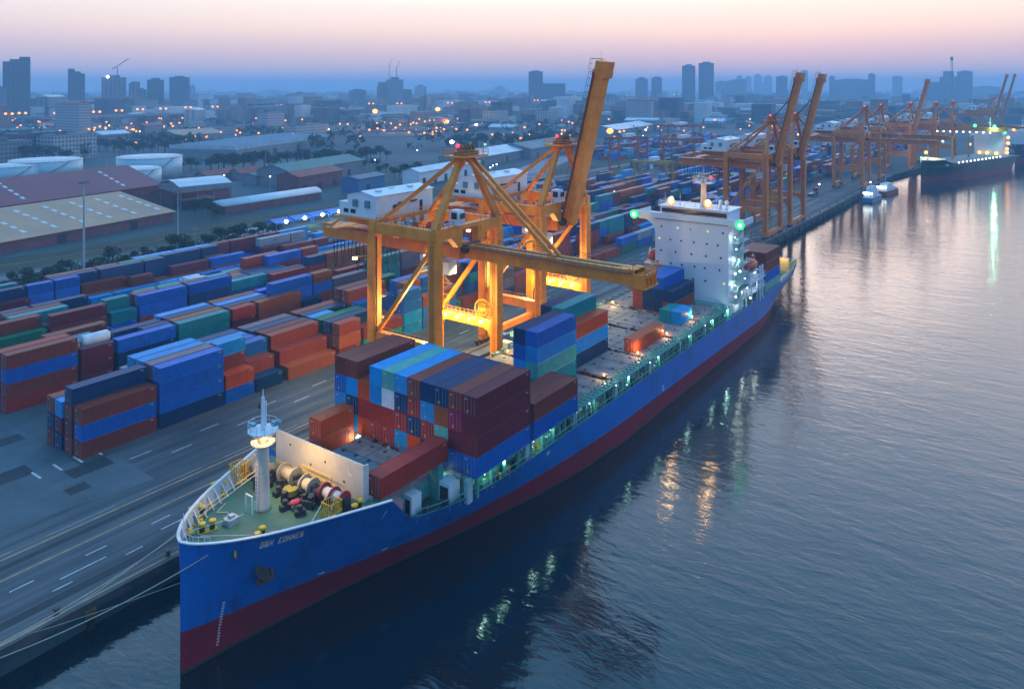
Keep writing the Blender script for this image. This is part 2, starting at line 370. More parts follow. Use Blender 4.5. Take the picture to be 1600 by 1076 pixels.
def door_mesh(L):
    m = MB(); x = -L / 2
    m.box(x - .012, x + .03, -CW / 2 + .17, -.01, .15, 2.44); m.box(x - .012, x + .03, .01, CW / 2 - .17, .15, 2.44)
    for y in (-.85, -.32, .32, .85): m.tube((x - .04, y, .16), (x - .04, y, 2.42), .028, .028, 5, 1)
    for y in (-.58, .58): m.box(x - .06, x - .03, y - .2, y + .2, 1.0, 1.05, 0)
    m.box(x - .016, x - .012, .5, .8, 2.0, 2.12, 2); m.box(x - .016, x - .012, .2, .5, .35, .7, 3)
    return m
BOXM = {k: box_mesh(v).mesh('container_body', [PAINT, mat('faded_stencil', (.34, .35, .36), .7, var=.4, scale=2)]) for k, v in LEN.items()}
YEL = mat('safety_yellow', (.62, .36, .01), .5)
DOORM = {k: door_mesh(v).mesh('container_door', [PAINT, GALV, MARK, YEL]) for k, v in LEN.items()}
USED = {}
def container(x, y, z, L, colour, label, group, door=False):
    """x, y, z: middle of the base"""
    o = bpy.data.objects.new('shipping_container', BOXM[L]); COL.objects.link(o); o.location = (x, y, z)
    v = random.uniform(.86, 1.14); c = tuple(a * v for a in PAL[colour]); o.color = (*c, 1); ORG[o] = Vector((x, y, z))
    if label in USED: USED[label] += 1
    else: USED[label] = 1
    tag(o, label, 'container', group)
    if door:
        d = bpy.data.objects.new('door', DOORM[L]); COL.objects.link(d); d.parent = o; d.color = o.color
    return o
REST = {}                                             # hidden or far boxes: one mass, by colour
def rest(x, y, z, L, colour):
    m = REST.setdefault(colour, [])
    m.append((x, y, z, LEN[L]))
SIZE = {40: 'long', 20: 'short'}
def level(t, n):
    if n == 1: return 'single'
    if t == n - 1: return 'topmost of %s' % ['', '', 'two', 'three', 'four', 'five', 'six'][n]
    return ['bottom', 'second up', 'third up', 'fourth up'][t] + ' of %s' % ['', '', 'two', 'three', 'four', 'five', 'six'][n]
# ---- the stacks in the yard
rows = {}           # (block, row) -> list of dict(x, L, tiers)
BLK = [124.5, 152.6, 180.7, 207.5]
BNAME = ['quayside yard block', 'second yard block', 'third yard block', 'railside yard block']
RP = 2.78
hand = {
 (0, 0): [(57.5, 40, ['brown', 'blue', 'brown']), (70.3, 40, ['navy', 'blue', 'blue', 'blue']), (83.0, 20, ['blue', 'orange']), (89.6, 20, ['navy']), (97.0, 40, ['rust']), (110.2, 20, ['brown', 'rust', 'brown']), (117.2, 40, ['teal', 'brown'])],
 (0, 1): [(57.3, 40, ['brown', 'maroon', 'brown', 'navy']), (70.3, 40, ['navy', 'navy', 'navy', 'lilac']), (83.0, 20, ['navy', 'brown', 'brown', 'azure']), (89.6, 20, ['navy', 'brown']), (97.0, 40, ['brown', 'brown']), (110.0, 40, ['brown', 'brown', 'navy'])],
 (0, 2): [(57.0, 20, ['navy', 'maroon', 'azure']), (63.6, 20, ['navy', 'blue', 'brown']), (70.3, 40, ['blue', 'blue', 'navy', 'azure']), (83.4, 20, ['blue', 'olive', 'blue']), (90.0, 20, ['blue', 'olive', 'blue']), (97.0, 40, ['brown', 'maroon', 'brown']), (110.0, 40, ['navy', 'teal', 'green'])],
 (0, 3): [(57.0, 20, ['maroon', 'navy', 'brown']), (63.6, 20, ['blue', 'brown']), (70.3, 40, ['blue', 'blue', 'blue', 'azure']), (83.2, 40, ['blue', 'olive', 'blue']), (97.0, 40, ['brown', 'maroon', 'maroon']), (110.0, 20, ['navy', 'navy', 'azure']), (116.6, 20, ['teal', 'azure'])],
 (0, 4): [(70.3, 40, ['navy', 'green', 'grey']), (83.2, 40, ['blue', 'blue', 'azure']), (96.5, 40, ['navy', 'navy', 'navy']), (110.0, 40, ['blue', 'navy', 'navy'])],
 (0, 5): [(70.3, 20, ['blue', 'olive']), (77.0, 20, ['navy', 'white']), (83.2, 40, ['navy', 'navy', 'navy']), (96.5, 40, ['navy', 'navy', 'lilac']), (110.0, 40, ['maroon', 'maroon', 'brown'])],
 (1, 0): [(57.6, 40, ['red', 'brown', 'blue', 'brown']), (70.5, 20, ['maroon', 'maroon', 'maroon']), (77.5, 40, ['navy', 'navy', 'blue']), (90.5, 40, ['teal', 'teal', 'teal']), (103.5, 20, ['red', 'maroon', 'red']), (110.4, 40, ['brown', 'brown', 'rust']), (123.3, 20, ['blue', 'navy'])],
 (1, 1): [(57.6, 40, ['blue', 'maroon', 'red', 'red']), (70.5, 20, ['maroon', 'brown', 'red']), (77.5, 20, ['blue', 'navy']), (84.2, 20, ['blue', 'blue', 'navy']), (90.8, 40, ['red', 'rust', 'rust']), (103.5, 40, ['navy', 'navy', 'navy'])],
 (1, 2): [(52, 40, ['navy', 'blue', 'blue']), (64.7, 40, ['blue', 'navy', 'azure']), (77.5, 40, ['blue', 'blue', 'navy']), (90.8, 40, ['orange', 'navy', 'navy']), (103.5, 40, ['blue', 'navy', 'azure'])],
 (1, 3): [(52, 40, ['green', 'green', 'red']), (64.7, 40, ['navy', 'navy', 'teal']), (77.5, 20, ['navy', 'azure']), (90.8, 40, ['red', 'teal', 'azure']), (103.8, 40, ['maroon', 'brown', 'brown'])],
 (2, 0): [(64, 40, ['green', 'green']), (77, 40, ['navy', 'brown', 'maroon']), (90.2, 20, ['blue', 'teal']), (97, 40, ['red', 'blue', 'blue']), (110, 40, ['brown', 'navy', 'blue'])],
 (2, 2): [(58, 40, ['brown', 'navy']), (71, 40, ['green', 'green', 'teal']), (84, 40, ['navy', 'navy']), (97, 40, ['maroon', 'teal']), (113, 20, ['brown', 'maroon']), (119.6, 40, ['navy', 'navy'])],
 (2, 3): [(58, 40, ['red', 'navy']), (71, 40, ['navy', 'brown', 'brown']), (84, 20, ['navy', 'red']), (91, 40, ['teal', 'teal']), (113, 20, ['teal', 'teal']), (119.6, 40, ['brown', 'rust'])],
 (2, 1): [(64, 40, ['maroon', 'maroon', 'brown']), (77, 20, ['maroon', 'grey']), (90, 20, ['teal', 'teal', 'teal']), (97, 20, ['brown', 'maroon', 'brown'])],
}
rng = random.Random(5)
CHOICE = ['brown'] * 8 + ['maroon'] * 5 + ['red'] * 7 + ['navy'] * 8 + ['blue'] * 9 + ['azure'] * 4 + ['teal'] * 3 + ['green'] * 1 + ['rust'] * 2 + ['grey', 'lilac', 'navy', 'orange', 'tan']
for b in range(4):
    for r in range(6):
        lst = list(hand.get((b, r), []))
        x = max([a + LEN[L] for a, L, _ in lst], default=[50, 50, 58, 72][b]) + .6
        prev = rng.choice(CHOICE); hgt = rng.choice([2, 3, 3])
        end = [292, 470, 500, 430][b] - 4 * r
        while x < end:
            if rng.random() < .1: x += rng.choice([6.6, 12.8, 12.8])
            if b == 0 and 137 < x < 160 and rng.random() < .3: x += 12.8
            L = 40 if rng.random() < .68 else 20
            hgt = max(1, min([4, 4, 3, 3][b], hgt + rng.choice([-2, -1, 0, 0, 0, 1, 1]))); ts = []
            for k in range(hgt):
                if rng.random() < .45: prev = rng.choice(CHOICE)
                ts.append(prev)
            lst.append((x, L, ts)); x += LEN[L] + .55
        rows[b, r] = sorted(lst, key=lambda q: q[0])
def height_at(b, r, x):
    for a, L, ts in rows.get((b, r), []):
        if a - .3 <= x <= a + LEN[L] + .3: return len(ts)
    return 0
cand = []
for (b, r), lst in rows.items():
    for k, (x, L, ts) in enumerate(lst):
        y = BLK[b] + r * RP + CW / 2; xm = x + LEN[L] / 2
        left = len(lst[k - 1][2]) if k and lst[k - 1][0] + LEN[lst[k - 1][1]] > x - 2 else 0
        infront = min(height_at(b, r - 1, x + 1), height_at(b, r - 1, x + LEN[L] - 1))
        for q, c in enumerate(ts):
            Z = xm * CS + y * SN; px = 800 + FPX * (xm * SN - y * CS) / Z
            vis = (q == len(ts) - 1) or q >= infront or (q >= left)
            inview = -70 < px < 1650
            sh = (q >= infront) * 2 + (q >= left) + (q == len(ts) - 1) * 2
            cand.append((Z - (14 * sh), vis and inview, b, r, k, q, xm, y, L, c, len(ts), left))
cand.sort(key=lambda a: a[0]); N_YARD = 196; count = 0
for (_, vis, b, r, k, q, xm, y, L, c, n, left) in cand:
    z = LAND + .004 + q * CH
    if vis and count < N_YARD:
        count += 1
        near = ['front row', 'second row', 'third row', 'fourth row', 'fifth row', 'rear row'][r]
        lab = '%s %s container, %s, %s stack of %s, %s' % (NAMES[c], SIZE[L], level(q, n), WORDS[k], near, BNAME[b])
        container(xm, y, z, L, c, lab, 'containers stacked in the yard', door=(q >= left and xm * CS + y * SN < 210))
    else: rest(xm, y, z, L, c)
# more of the yard, farther along the quay and behind
for bx, by, nx, ny in ((310, 124, 16, 5), (330, 150, 10, 4), (520, 118, 14, 5), (520, 150, 14, 8), (500, 215, 18, 10), (540, 290, 20, 9), (720, 110, 14, 8), (700, 240, 18, 8)):
    for i in range(nx):
        for j in range(ny):
            for q in range(rng.choice([1, 2, 3, 3, 4])): rest(bx + i * 12.8 + 6, by + j * 2.8 + (j // 6) * 12, LAND + q * CH, 40, rng.choice(CHOICE))
mass = MB(); cols = sorted(REST)
for mi, c in enumerate(cols):
    for (x, y, z, L) in REST[c]: mass.box(x - L / 2, x + L / 2, y - CW / 2, y + CW / 2, z, z + 2.57, mi)
setting('distant_containers', mass, [mat('distant_paint_' + NAMES[c].replace(' ', '_'), PAL[c], .55, var=.3, scale=.3) for c in cols], 'stuff')
# tank containers lying among the boxes
def tank_container(x, y, z, label):
    t = thing('tank_container', label, 'tank container', (x, y, z), 'white tank containers in the yard')
    fr = MB()
    for a in (-3, 2.9):
        for b in (-1.2, 1.1): fr.box(x + a, x + a + .1, y + b, y + b + .1, z, z + 2.55)
        for c in (0, 2.45): fr.box(x + a, x + a + .1, y - 1.1, y + 1.1, z + c, z + c + .1)
    for b in (-1.2, 1.1): fr.box(x - 2.9, x + 2.9, y + b, y + b + .1, z, z + .12)
    part('frame', fr, mat('tank_frame', (.05, .12, .3), .5), t)
    part('tank_barrel', MB().lathe((x, y, z + 1.3), [(.3, -2.85), (.9, -2.6), (1.1, -2.3), (1.1, 2.3), (.9, 2.6), (.3, 2.85)], 20, 0, 'x'), mat('tank_white', (.62, .66, .7), .35), t, True)
tank_container(73.55, BLK[1] + CW / 2, LAND + 3 * CH + .02, 'white tank container on maroon stack in second block from the quay')
tank_container(116.05, BLK[2] + 2 * RP + CW / 2, LAND + 2 * CH + .02, 'nearer of two white tank containers lying side by side in third block')
tank_container(116.05, BLK[2] + 3 * RP + CW / 2, LAND + 2 * CH + .02, 'farther of two white tank containers lying side by side in third block')
# ---------------------------------------------------------------- the container ship
CY = 74.5
def hull_paint(name, c, stain, rough):
    m = bpy.data.materials.new(name); m.use_nodes = True; t = m.node_tree; b = t.nodes['Principled BSDF']; tc = nd(t, 'ShaderNodeTexCoord')
    mp = nd(t, 'ShaderNodeMapping'); mp.inputs['Scale'].default_value = (.55, .55, .06); t.links.new(tc.outputs['Object'], mp.inputs['Vector'])
    n1 = nd(t, 'ShaderNodeTexNoise'); n1.inputs['Scale'].default_value = 2.2; n1.inputs['Detail'].default_value = 7; n1.inputs['Roughness'].default_value = .7; t.links.new(mp.outputs[0], n1.inputs['Vector'])
    n2 = nd(t, 'ShaderNodeTexNoise'); n2.inputs['Scale'].default_value = .16; n2.inputs['Detail'].default_value = 6; t.links.new(tc.outputs['Object'], n2.inputs['Vector'])
    ml = nd(t, 'ShaderNodeMath', operation='MULTIPLY'); t.links.new(n1.outputs['Fac'], ml.inputs[0]); t.links.new(n2.outputs['Fac'], ml.inputs[1])
    mr = nd(t, 'ShaderNodeMapRange'); mr.inputs[1].default_value = .24; mr.inputs[2].default_value = .42; mr.inputs[4].default_value = .75; t.links.new(ml.outputs[0], mr.inputs[0])
    mx = nd(t, 'ShaderNodeMix', data_type='RGBA'); mx.inputs[6].default_value = (*c, 1); mx.inputs[7].default_value = (*stain, 1); t.links.new(mr.outputs[0], mx.inputs[0]); t.links.new(mx.outputs[2], b.inputs['Base Color']); b.inputs['Roughness'].default_value = rough; b.inputs['Specular IOR Level'].default_value = .2
    sp = nd(t, 'ShaderNodeSeparateXYZ'); t.links.new(tc.outputs['Object'], sp.inputs[0]); cb = nd(t, 'ShaderNodeCombineXYZ'); t.links.new(sp.outputs[0], cb.inputs[0]); t.links.new(sp.outputs[2], cb.inputs[1])
    br = nd(t, 'ShaderNodeTexBrick'); br.inputs['Scale'].default_value = 1; br.inputs['Brick Width'].default_value = 7.5; br.inputs['Row Height'].default_value = 2.1; br.inputs['Mortar Size'].default_value = .05; br.inputs['Mortar Smooth'].default_value = 1; t.links.new(cb.outputs[0], br.inputs['Vector'])
    ad = nd(t, 'ShaderNodeMath', operation='ADD'); t.links.new(br.outputs['Fac'], ad.inputs[0]); t.links.new(n2.outputs['Fac'], ad.inputs[1])
    bp = nd(t, 'ShaderNodeBump'); bp.inputs['Strength'].default_value = .35; bp.inputs['Distance'].default_value = .12; t.links.new(ad.outputs[0], bp.inputs['Height']); t.links.new(bp.outputs['Normal'], b.inputs['Normal'])
    MATS[name] = m; return m
BLUE = hull_paint('hull_blue', (.001, .120, .43), (.012, .05, .16), .4)
BOOT = hull_paint('hull_red', (.20, .013, .028), (.08, .02, .022), .55)
SLIME = mat('waterline_growth', (.022, .02, .014), .8, var=.5, scale=1.2)
DECK = mat('deck_green', (.028, .12, .075), .55, var=.3, scale=.5, dirt=(.04, .085, .06))
SHW = mat('ship_white', (.66, .69, .74), .45, var=.06, scale=.6)
SHG = mat('ship_grey', (.34, .37, .39), .5, var=.15, scale=.8)
TEAL = mat('lashing_green', (.08, .30, .26), .5, var=.25, scale=1.5)
HATCH = mat('hatch_grey', (.22, .21, .22), .7, var=.32, scale=.45, dirt=(.12, .10, .10))
DARK = mat('dark_machinery', (.022, .024, .028), .6, var=.4, scale=3)
YELD = mat('deck_yellow', (.62, .38, .01), .5, var=.15)
RUST = mat('anchor_rust', (.14, .05, .025), .85, var=.4, scale=3)
REDP = mat('winch_red', (.30, .02, .03), .5)
ROPE = mat('rope_fibre', (.42, .38, .30), .9, var=.25, scale=6)
def tab(T, u):
    if u <= T[0][0]: return T[0][1]
    for (a, p), (b, q) in zip(T, T[1:]):
        if u <= b: return p + (q - p) * (u - a) / (b - a)
    return T[-1][1]
BD = [(44.3, .05), (44.7, 1.1), (45.3, 2.0), (46.3, 3.1), (47.7, 4.3), (49.8, 5.8), (52, 7.0), (55.6, 8.7), (59.5, 10.4), (63, 11.9), (67, 12.9), (72, 13.45), (80, 13.6), (214, 13.6), (224, 12.9), (231, 11.6), (236, 9.6)]
BW = [(44.3, .05), (45.3, .25), (51, .95), (59, 2.4), (65, 3.5), (71.5, 4.9), (79, 6.8), (86, 8.7), (96, 11.0), (106, 12.6), (118, 13.5), (190, 13.55), (199, 12.6), (207, 11.0), (216, 8.0), (224, 4.5), (231, 1.0), (236, .1)]
def top(u):
    if u < 63.3: return 13.9 - .012 * (u - 44)
    if u < 68.4: return 13.67 - (u - 63.3) / 5.1 * 5.05
    return 8.62 + (.0 if u < 218 else 0)
def redz(u): return 4.55 - (u - 44) * .0112
MD = [(68.4, 10.25), (72, 11.7), (76.7, 12.9), (82, 13.5), (88, 13.6), (214, 13.6), (224, 12.9), (231, 11.6), (236, 9.6)]
def half(u, z):
    wl = tab(BW, u)
    if u <= 68.4: return wl + (tab(BD, u) - wl) * max(0, min(1, z / 13.9)) ** (1.55 - (u - 44) / 24.4 * .72)
    t = max(0, min(1, z / 8.62)); d = tab(MD, u)
    if u > 180: t = max(0, min(1, z / (7.5 + max(0, (u - 215) * .05))))
    return wl + (d - wl) * (t ** .85)
US = [44.3, 44.45, 44.7, 45, 45.5, 46.3, 47, 48, 49.8, 52, 54, 56, 58, 60, 62, 63.3, 64.6, 66, 67.2, 68.4, 70, 73, 76, 80, 84, 88, 92, 96, 100, 106, 112, 118, 130, 145, 160, 175, 185, 190, 195, 199, 203, 207, 211, 216, 220, 224, 228, 231, 234, 236]
ship = thing('container_ship', 'large blue and red container ship moored along the quay in the foreground', 'ship', (44.3, CY, 0))
def hullside(sg):
    m = MB(); NV = 13; vs = []
    for u in US:
        rz = redz(u); zs = [-1.5, .34, rz * .5, rz, rz + .001] + [rz + (top(u) - rz) * (k / 8) for k in range(1, 9)]
        for z in zs: vs.append((u, CY + sg * half(u, z), z))
    fs = []; ms = []
    for i in range(len(US) - 1):
        for k in range(NV - 1):
            fs.append((i * NV + k, (i + 1) * NV + k, (i + 1) * NV + k + 1, i * NV + k + 1)); ms.append(2 if k < 1 else 1 if k < 3 else 0)
    m.v = vs; m.f = fs; m.m = ms; return m
hl = hullside(-1); hr = hullside(1); n0 = len(hl.v)
hull = MB(); hull.v = hl.v + hr.v; hull.f = hl.f + [tuple(i + n0 for i in f) for f in hr.f]; hull.m = hl.m + hr.m
NV = 13; e0 = (len(US) - 1) * NV
for k in range(NV - 1): hull.f.append((e0 + k, n0 + e0 + k, n0 + e0 + k + 1, e0 + k + 1)); hull.m.append(1 if k < 3 else 0)
for k in range(NV - 1): hull.f.append((k, n0 + k, n0 + k + 1, k + 1)); hull.m.append(1 if k < 3 else 0)
ho = part('hull', hull, [BLUE, BOOT, SLIME], ship)
for p in ho.data.polygons: p.use_smooth = True
# white cap rail of the bulwark
cap = MB()
for sg in (-1, 1):
    pr = None
    for u in [44.3, 44.5, 44.7, 45, 45.3, 45.8, 46.3, 47, 47.7, 49, 50.5, 52, 54, 55.6, 57.5, 59.5, 61.5, 63.3]:
        p = (u, CY + sg * tab(BD, u), top(u) + .05)
        if pr: cap.beam(pr, p, .34, .12)
        pr = p
part('bulwark_cap', cap, mat('cap_white', (.62, .62, .63), .5), ship)
stays = MB()
for sg in (-1, 1):
    us = [44.9, 45.5, 46.3, 47.7, 49.8, 52, 55.6, 59.5, 63.2]; inner = MB()
    for a, b in zip(us, us[1:]):
        P4 = [(q, CY + sg * max(.02, half(q, z) - .1), z) for q, z in ((a, 12.3), (b, 12.3), (b, top(b) + .02), (a, top(a) + .02))]
        inner.add(P4, [(0, 1, 2, 3)])
    part('bulwark_lining', inner, SHG, ship)
    u = 46
    while u < 63:
        y = CY + sg * (half(u, 12.5) - .1); y2 = CY + sg * (half(u, 13.7) - .1); stays.add([(u, y, 12.4), (u, y - sg * .9, 12.4), (u, y2, 13.7), (u + .08, y, 12.4), (u + .08, y - sg * .9, 12.4), (u + .08, y2, 13.7)], [(0, 1, 2), (5, 4, 3), (0, 3, 4, 1), (1, 4, 5, 2), (2, 5, 3, 0)]); u += 1.35
part('bulwark_stays', stays, SHW, ship)
fd = [(u, CY - half(u, 12.1) + .08) for u in (44.8, 45.5, 46.3, 47.7, 49.8, 52, 55.6, 59.5, 62, 63.6)]
fd += [(u, 2 * CY - y) for u, y in reversed(fd)]
part('forecastle_deck', MB().prism(fd, 12.0, 12.4), DECK, ship)
md = [(u, CY - half(u, 7.5) + .1) for u in (63.6, 66, 68.5, 70, 73, 76, 80, 84, 90, 120, 190, 207, 214, 220, 224, 231, 235.8)]
md += [(u, 2 * CY - y) for u, y in reversed(md)]
part('main_deck', MB().prism(md, 7.4, 7.8), DECK, ship)
hw0, hw1 = half(63.6, 7.8) - .12, half(63.6, 12.2) - .12
part('deck_step', MB().xprism([(CY - hw0, 7.8), (CY + hw0, 7.8), (CY + hw1, 12.0), (CY - hw1, 12.0)], 63.45, 63.6), SHW, ship)
# breakwater
bw = MB(); bw.box(62.6, 62.85, CY - 7.9, CY + 8.4, 12.4, 16.75); bw.box(62.85, 63.5, CY - 7.9, CY - 7.65, 12.4, 16.6)
for y in range(-6, 9, 3): bw.add([(62.85, CY + y, 12.4), (63.55, CY + y, 12.4), (62.85, CY + y, 16.4), (62.85, CY + y + .1, 12.4), (63.55, CY + y + .1, 12.4), (62.85, CY + y + .1, 16.4)], [(0, 1, 2), (5, 4, 3), (0, 3, 4, 1), (1, 4, 5, 2), (2, 5, 3, 0)])
bwo = part('breakwater', bw, mat('breakwater_paint', (.50, .48, .45), .55, var=.12, scale=.5), ship)
for y, z in ((5.5, 15.6), (-1.2, 15.3), (-4.6, 13.9), (1.5, 14.2)): part('vent_hole', MB().lathe((62.58, CY + y, z), [(.16, 0), (.16, .03)], 10, 0, 'x'), DARK, bwo)
# letter L on the breakwater, as it stands there
lt = MB().box(62.57, 62.6, CY - 5.55, CY - 5.35, 14.9, 15.8).box(62.57, 62.6, CY - 5.95, CY - 5.55, 14.9, 15.1)
part('painted_letter', lt, mat('letter_cream', (.75, .7, .5), .5), bwo)
# foremast
mx_, my_ = 54.9, 75.1
fm = part('foremast', MB().lathe((mx_, my_, 12.4), [(.95, 0), (.78, .3), (.72, 4), (.62, 8.6), (.58, 9.2)], 16), mat('mast_beige', (.46, .42, .36), .5), ship, True)
pl = MB().lathe((mx_, my_, 21.5), [(.6, -1.0), (1.7, 0), (1.75, .12), (.6, .13)], 18); rail(pl, [(mx_ + 1.7 * math.cos(a * math.pi / 6), my_ + 1.7 * math.sin(a * math.pi / 6), 21.6) for a in range(13)], .95, .03, .9)
part('lookout_platform', pl, SHW, fm)
tm = MB().tube((mx_, my_, 21.5), (mx_, my_, 25.4), .26, .18).tube((mx_ + .3, my_ - .1, 22), (mx_ + .3, my_ - .1, 24.9), .1).tube((mx_, my_, 25.4), (mx_, my_, 26.4), .08, .05)
part('top_pole', tm, SHW, fm)
eq = MB().lathe((mx_ - .1, my_ + .55, 24.0), [(.12, 0), (.16, .3), (.05, .5)], 8).ball((mx_, my_, 26.5), .14); part('signal_lamp', eq, DARK, fm)
fl = MB(); fl.cbox((mx_ - .6, my_ + 1.2, 22.1), (.5, .9, .35)).cbox((mx_ + .7, my_ - 1.2, 22.4), (.6, .5, .5)).tube((mx_ + .7, my_ - 1.2, 22.5), (mx_ + .9, my_ - 2.0, 22.8), .16, .24)
part('floodlight', fl, mat('lamp_housing_blue', (.10, .32, .44), .4), fm)
WARM = lampmat('warm_lamp_glow', (1.0, .50, .11), 2.6); COOL = lampmat('cool_lamp_glow', (.85, 1.0, .95), 6); GREEN = lampmat('green_lamp_glow', (.05, 1.0, .38), 14); REDL = lampmat('red_lamp_glow', (1.0, .03, .06), 2.5)
lr = MB().lathe((mx_, my_, 20.0), [(.7, .0), (1.3, .05), (1.35, .15), (.7, .2)], 18, 0)
part('lamp_ring', lr, SHW, fm)
for a in range(6):
    t_ = a * math.pi / 3 + .4; c = (mx_ + 1.15 * math.cos(t_), my_ + 1.15 * math.sin(t_), 20.32)
    part('mast_lamp', MB().ball(c, .2, 0, 8, 5), WARM, fm)
for a in range(3): light('mast_light', (mx_ + 1.25 * math.cos(a * 2.1), my_ + 1.25 * math.sin(a * 2.1), 20.75), 55, (1, .50, .10), ship, .2)
for dy in (-1.3, 1.3): light('mast_flood', (mx_ + 1.5, my_ + dy, 20.5), 2300, (1, .58, .17), ship, .25, 110, (61.5, CY + dy * 2.5, 13))
light('mast_flood', (mx_ - 1.6, my_, 20.2), 1300, (1, .62, .22), ship, .25, 120, (48, CY, 12))
ld = MB()
for s_ in (-.2, .2): ld.tube((mx_ - 1.0, my_ + s_, 12.4), (mx_ - .75, my_ + s_, 20), .03, .03, 4)
for k in range(18): ld.tube((mx_ - .98 + .013 * k, my_ - .2, 12.8 + .42 * k), (mx_ - .98 + .013 * k, my_ + .2, 12.8 + .42 * k), .02, .02, 4)
part('mast_ladder', ld, SHW, fm)
part('mast_frame', MB().beam((53.3, 76.1, 12.4), (53.3, 76.1, 14.6), .14, .14).beam((53.3, 74.9, 12.4), (53.3, 74.9, 14.6), .14, .14).beam((53.3, 74.85, 14.55), (53.3, 76.15, 14.55), .14, .14), SHW, fm)
# winches (drums along y) and windlasses
def winch(x, y, L, flanges, drum, name='mooring_winch', d=.62, fr=1.0):
    o = part(name, MB().box(x - 1.0, x + 1.0, y - L / 2 - .2, y + L / 2 + .2, 12.4, 12.62).box(x - .45, x + .45, y - L / 2 - .6, y - L / 2 - .1, 12.6, 13.9).box(x - .9, x + .2, y + L / 2 + .1, y + L / 2 + 1.1, 12.6, 13.8), DARK, ship)
    part('drum', MB().lathe((x, y, 13.6), [(d, -L / 2), (d, L / 2)], 20, 0, 'y'), drum, o, True)
    for k in range(3 if L > 2.4 else 2):
        yy = y - L / 2 + L * k / ((3 if L > 2.4 else 2) - 1)
        part('flange', MB().lathe((x, yy, 13.6), [(fr, -.09), (fr + .03, 0), (fr, .09)], 24, 0, 'y'), flanges, o)
    return o
ROPEW = mat('drum_rope_pale', (.55, .55, .56), .9, var=.25, scale=8)
CREAM = mat('winch_cream', (.34, .30, .23), .7, var=.3, scale=3)
winch(60.2, 68.9, 3.4, REDP, ROPEW); winch(60.0, 73.2, 1.5, CREAM, ROPE, d=.7, fr=1.05); winch(60.3, 77.2, 2.2, CREAM, CREAM, d=.75, fr=1.1); winch(59.0, 81.2, 3.0, CREAM, ROPE, fr=1.1)
MU = [MB().box(-.4, .4, -.5, .5, 0, .9).box(-.2, .5, -.3, .3, .9, 1.3).tube((0, -.7, .5), (0, .7, .5), .3, .3, 10), MB().box(-.6, .6, -.35, .35, 0, .6).lathe((0, 0, .6), [(.3, 0), (.3, .5), (.12, .6)], 10), MB().box(-.3, .3, -.3, .3, 0, 1.3).tube((.3, 0, .9), (.9, 0, .9), .18, .18, 8)]
MU = [q.mesh('winch_gear', DARK) for q in MU]
for x, y, k in ((58.2, 70.8, 0), (58.5, 72.1, 1), (57.2, 74.2, 2), (59.0, 75.0, 0), (57.8, 76.1, 1), (58.4, 78.9, 0), (57.0, 79.2, 2), (58.8, 71.2, 2), (56.3, 72.9, 1), (58.6, 76.9, 2), (56.6, 70.6, 1)):
    inst('winch_gear', MU[k], ship, (x, y, 12.4)).rotation_euler = (0, 0, rng.uniform(-.5, .5))
part('machinery_cover', MB().ball((57.2, 72.2, 13.1), .55, 0, 12, 6, (1.3, 1, .55)).ball((56.2, 77.3, 13.2), .6, 0, 12, 6, (1, 1.3, .7)), mat('red_cover', (.30, .02, .05), .7), ship)
part('valve_box', MB().box(50.3, 51.7, 74.9, 76.1, 12.4, 13.1).box(50.7, 51.3, 75.2, 75.8, 13.1, 13.4), SHG, ship)
ol = MB(); ol.tube((58.4, 74.6, 12.8), (58.4, 74.6, 13.5), .9, .9, 12); part('gypsy_wheel', ol, mat('olive_drab', (.18, .17, .02), .6), ship)
# yellow railings and platforms
yr = MB(); rail(yr, [(61.6, 81.5, 12.4), (61.6, 70.0, 12.4)], 1.25, .05, .75); rail(yr, [(61.6, 76.5, 13.3), (61.6, 71.0, 13.3)], 1.2, .05, .7)
part('yellow_railing', yr, YELD, ship)
def cage(x, y):
    c = MB(); q = [(x, y, 12.4), (x + 1.7, y, 12.4), (x + 1.7, y + 1.5, 12.4), (x, y + 1.5, 12.4), (x, y, 12.4)]
    rail(c, q, 2.2, .06, .3); c.box(x, x + 1.7, y, y + 1.5, 12.42, 12.5)
    part('fairlead_cage', c, YELD, ship)
cage(57.2, 66.1); cage(56.2, 82.2)
BOL = MB().lathe((0, 0, 0), [(.34, 0), (.3, .1), (.3, .72)], 12).mesh('bollard_post', DARK)
BOC = MB().lathe((0, 0, 0), [(.3, .72), (.4, .76), (.4, .95), (.3, 1.02)], 12).mesh('bollard_cap', YELD)
BOB = MB().box(-1.0, 1.0, -.4, .4, 0, .12).mesh('bollard_base', YELD)
for x, y, rz in ((51.0, 70.3, .5), (48.6, 76.4, -.3), (61.0, 65.9, .3), (49.6, 80.0, -.6), (54.2, 82.9, -.5), (59.8, 84.2, -.2)):
    o = inst('deck_bollard', BOB, ship, (x, y, 12.4)); o.rotation_euler = (0, 0, rz)
    for s_ in (-.55, .55):
        p = bpy.data.objects.new('post', BOL); COL.objects.link(p); p.parent = o; p.location = (s_, 0, .1)
        p = bpy.data.objects.new('cap', BOC); COL.objects.link(p); p.parent = o; p.location = (s_, 0, .1)
for u in (47.2, 49.2, 51.5, 54):
    part('roller_fairlead', MB().lathe((u, CY + tab(BD, u) - .9, 12.4), [(.42, 0), (.42, .2), (.25, .3), (.25, .55)], 12), YELD, ship)
lines = MB()
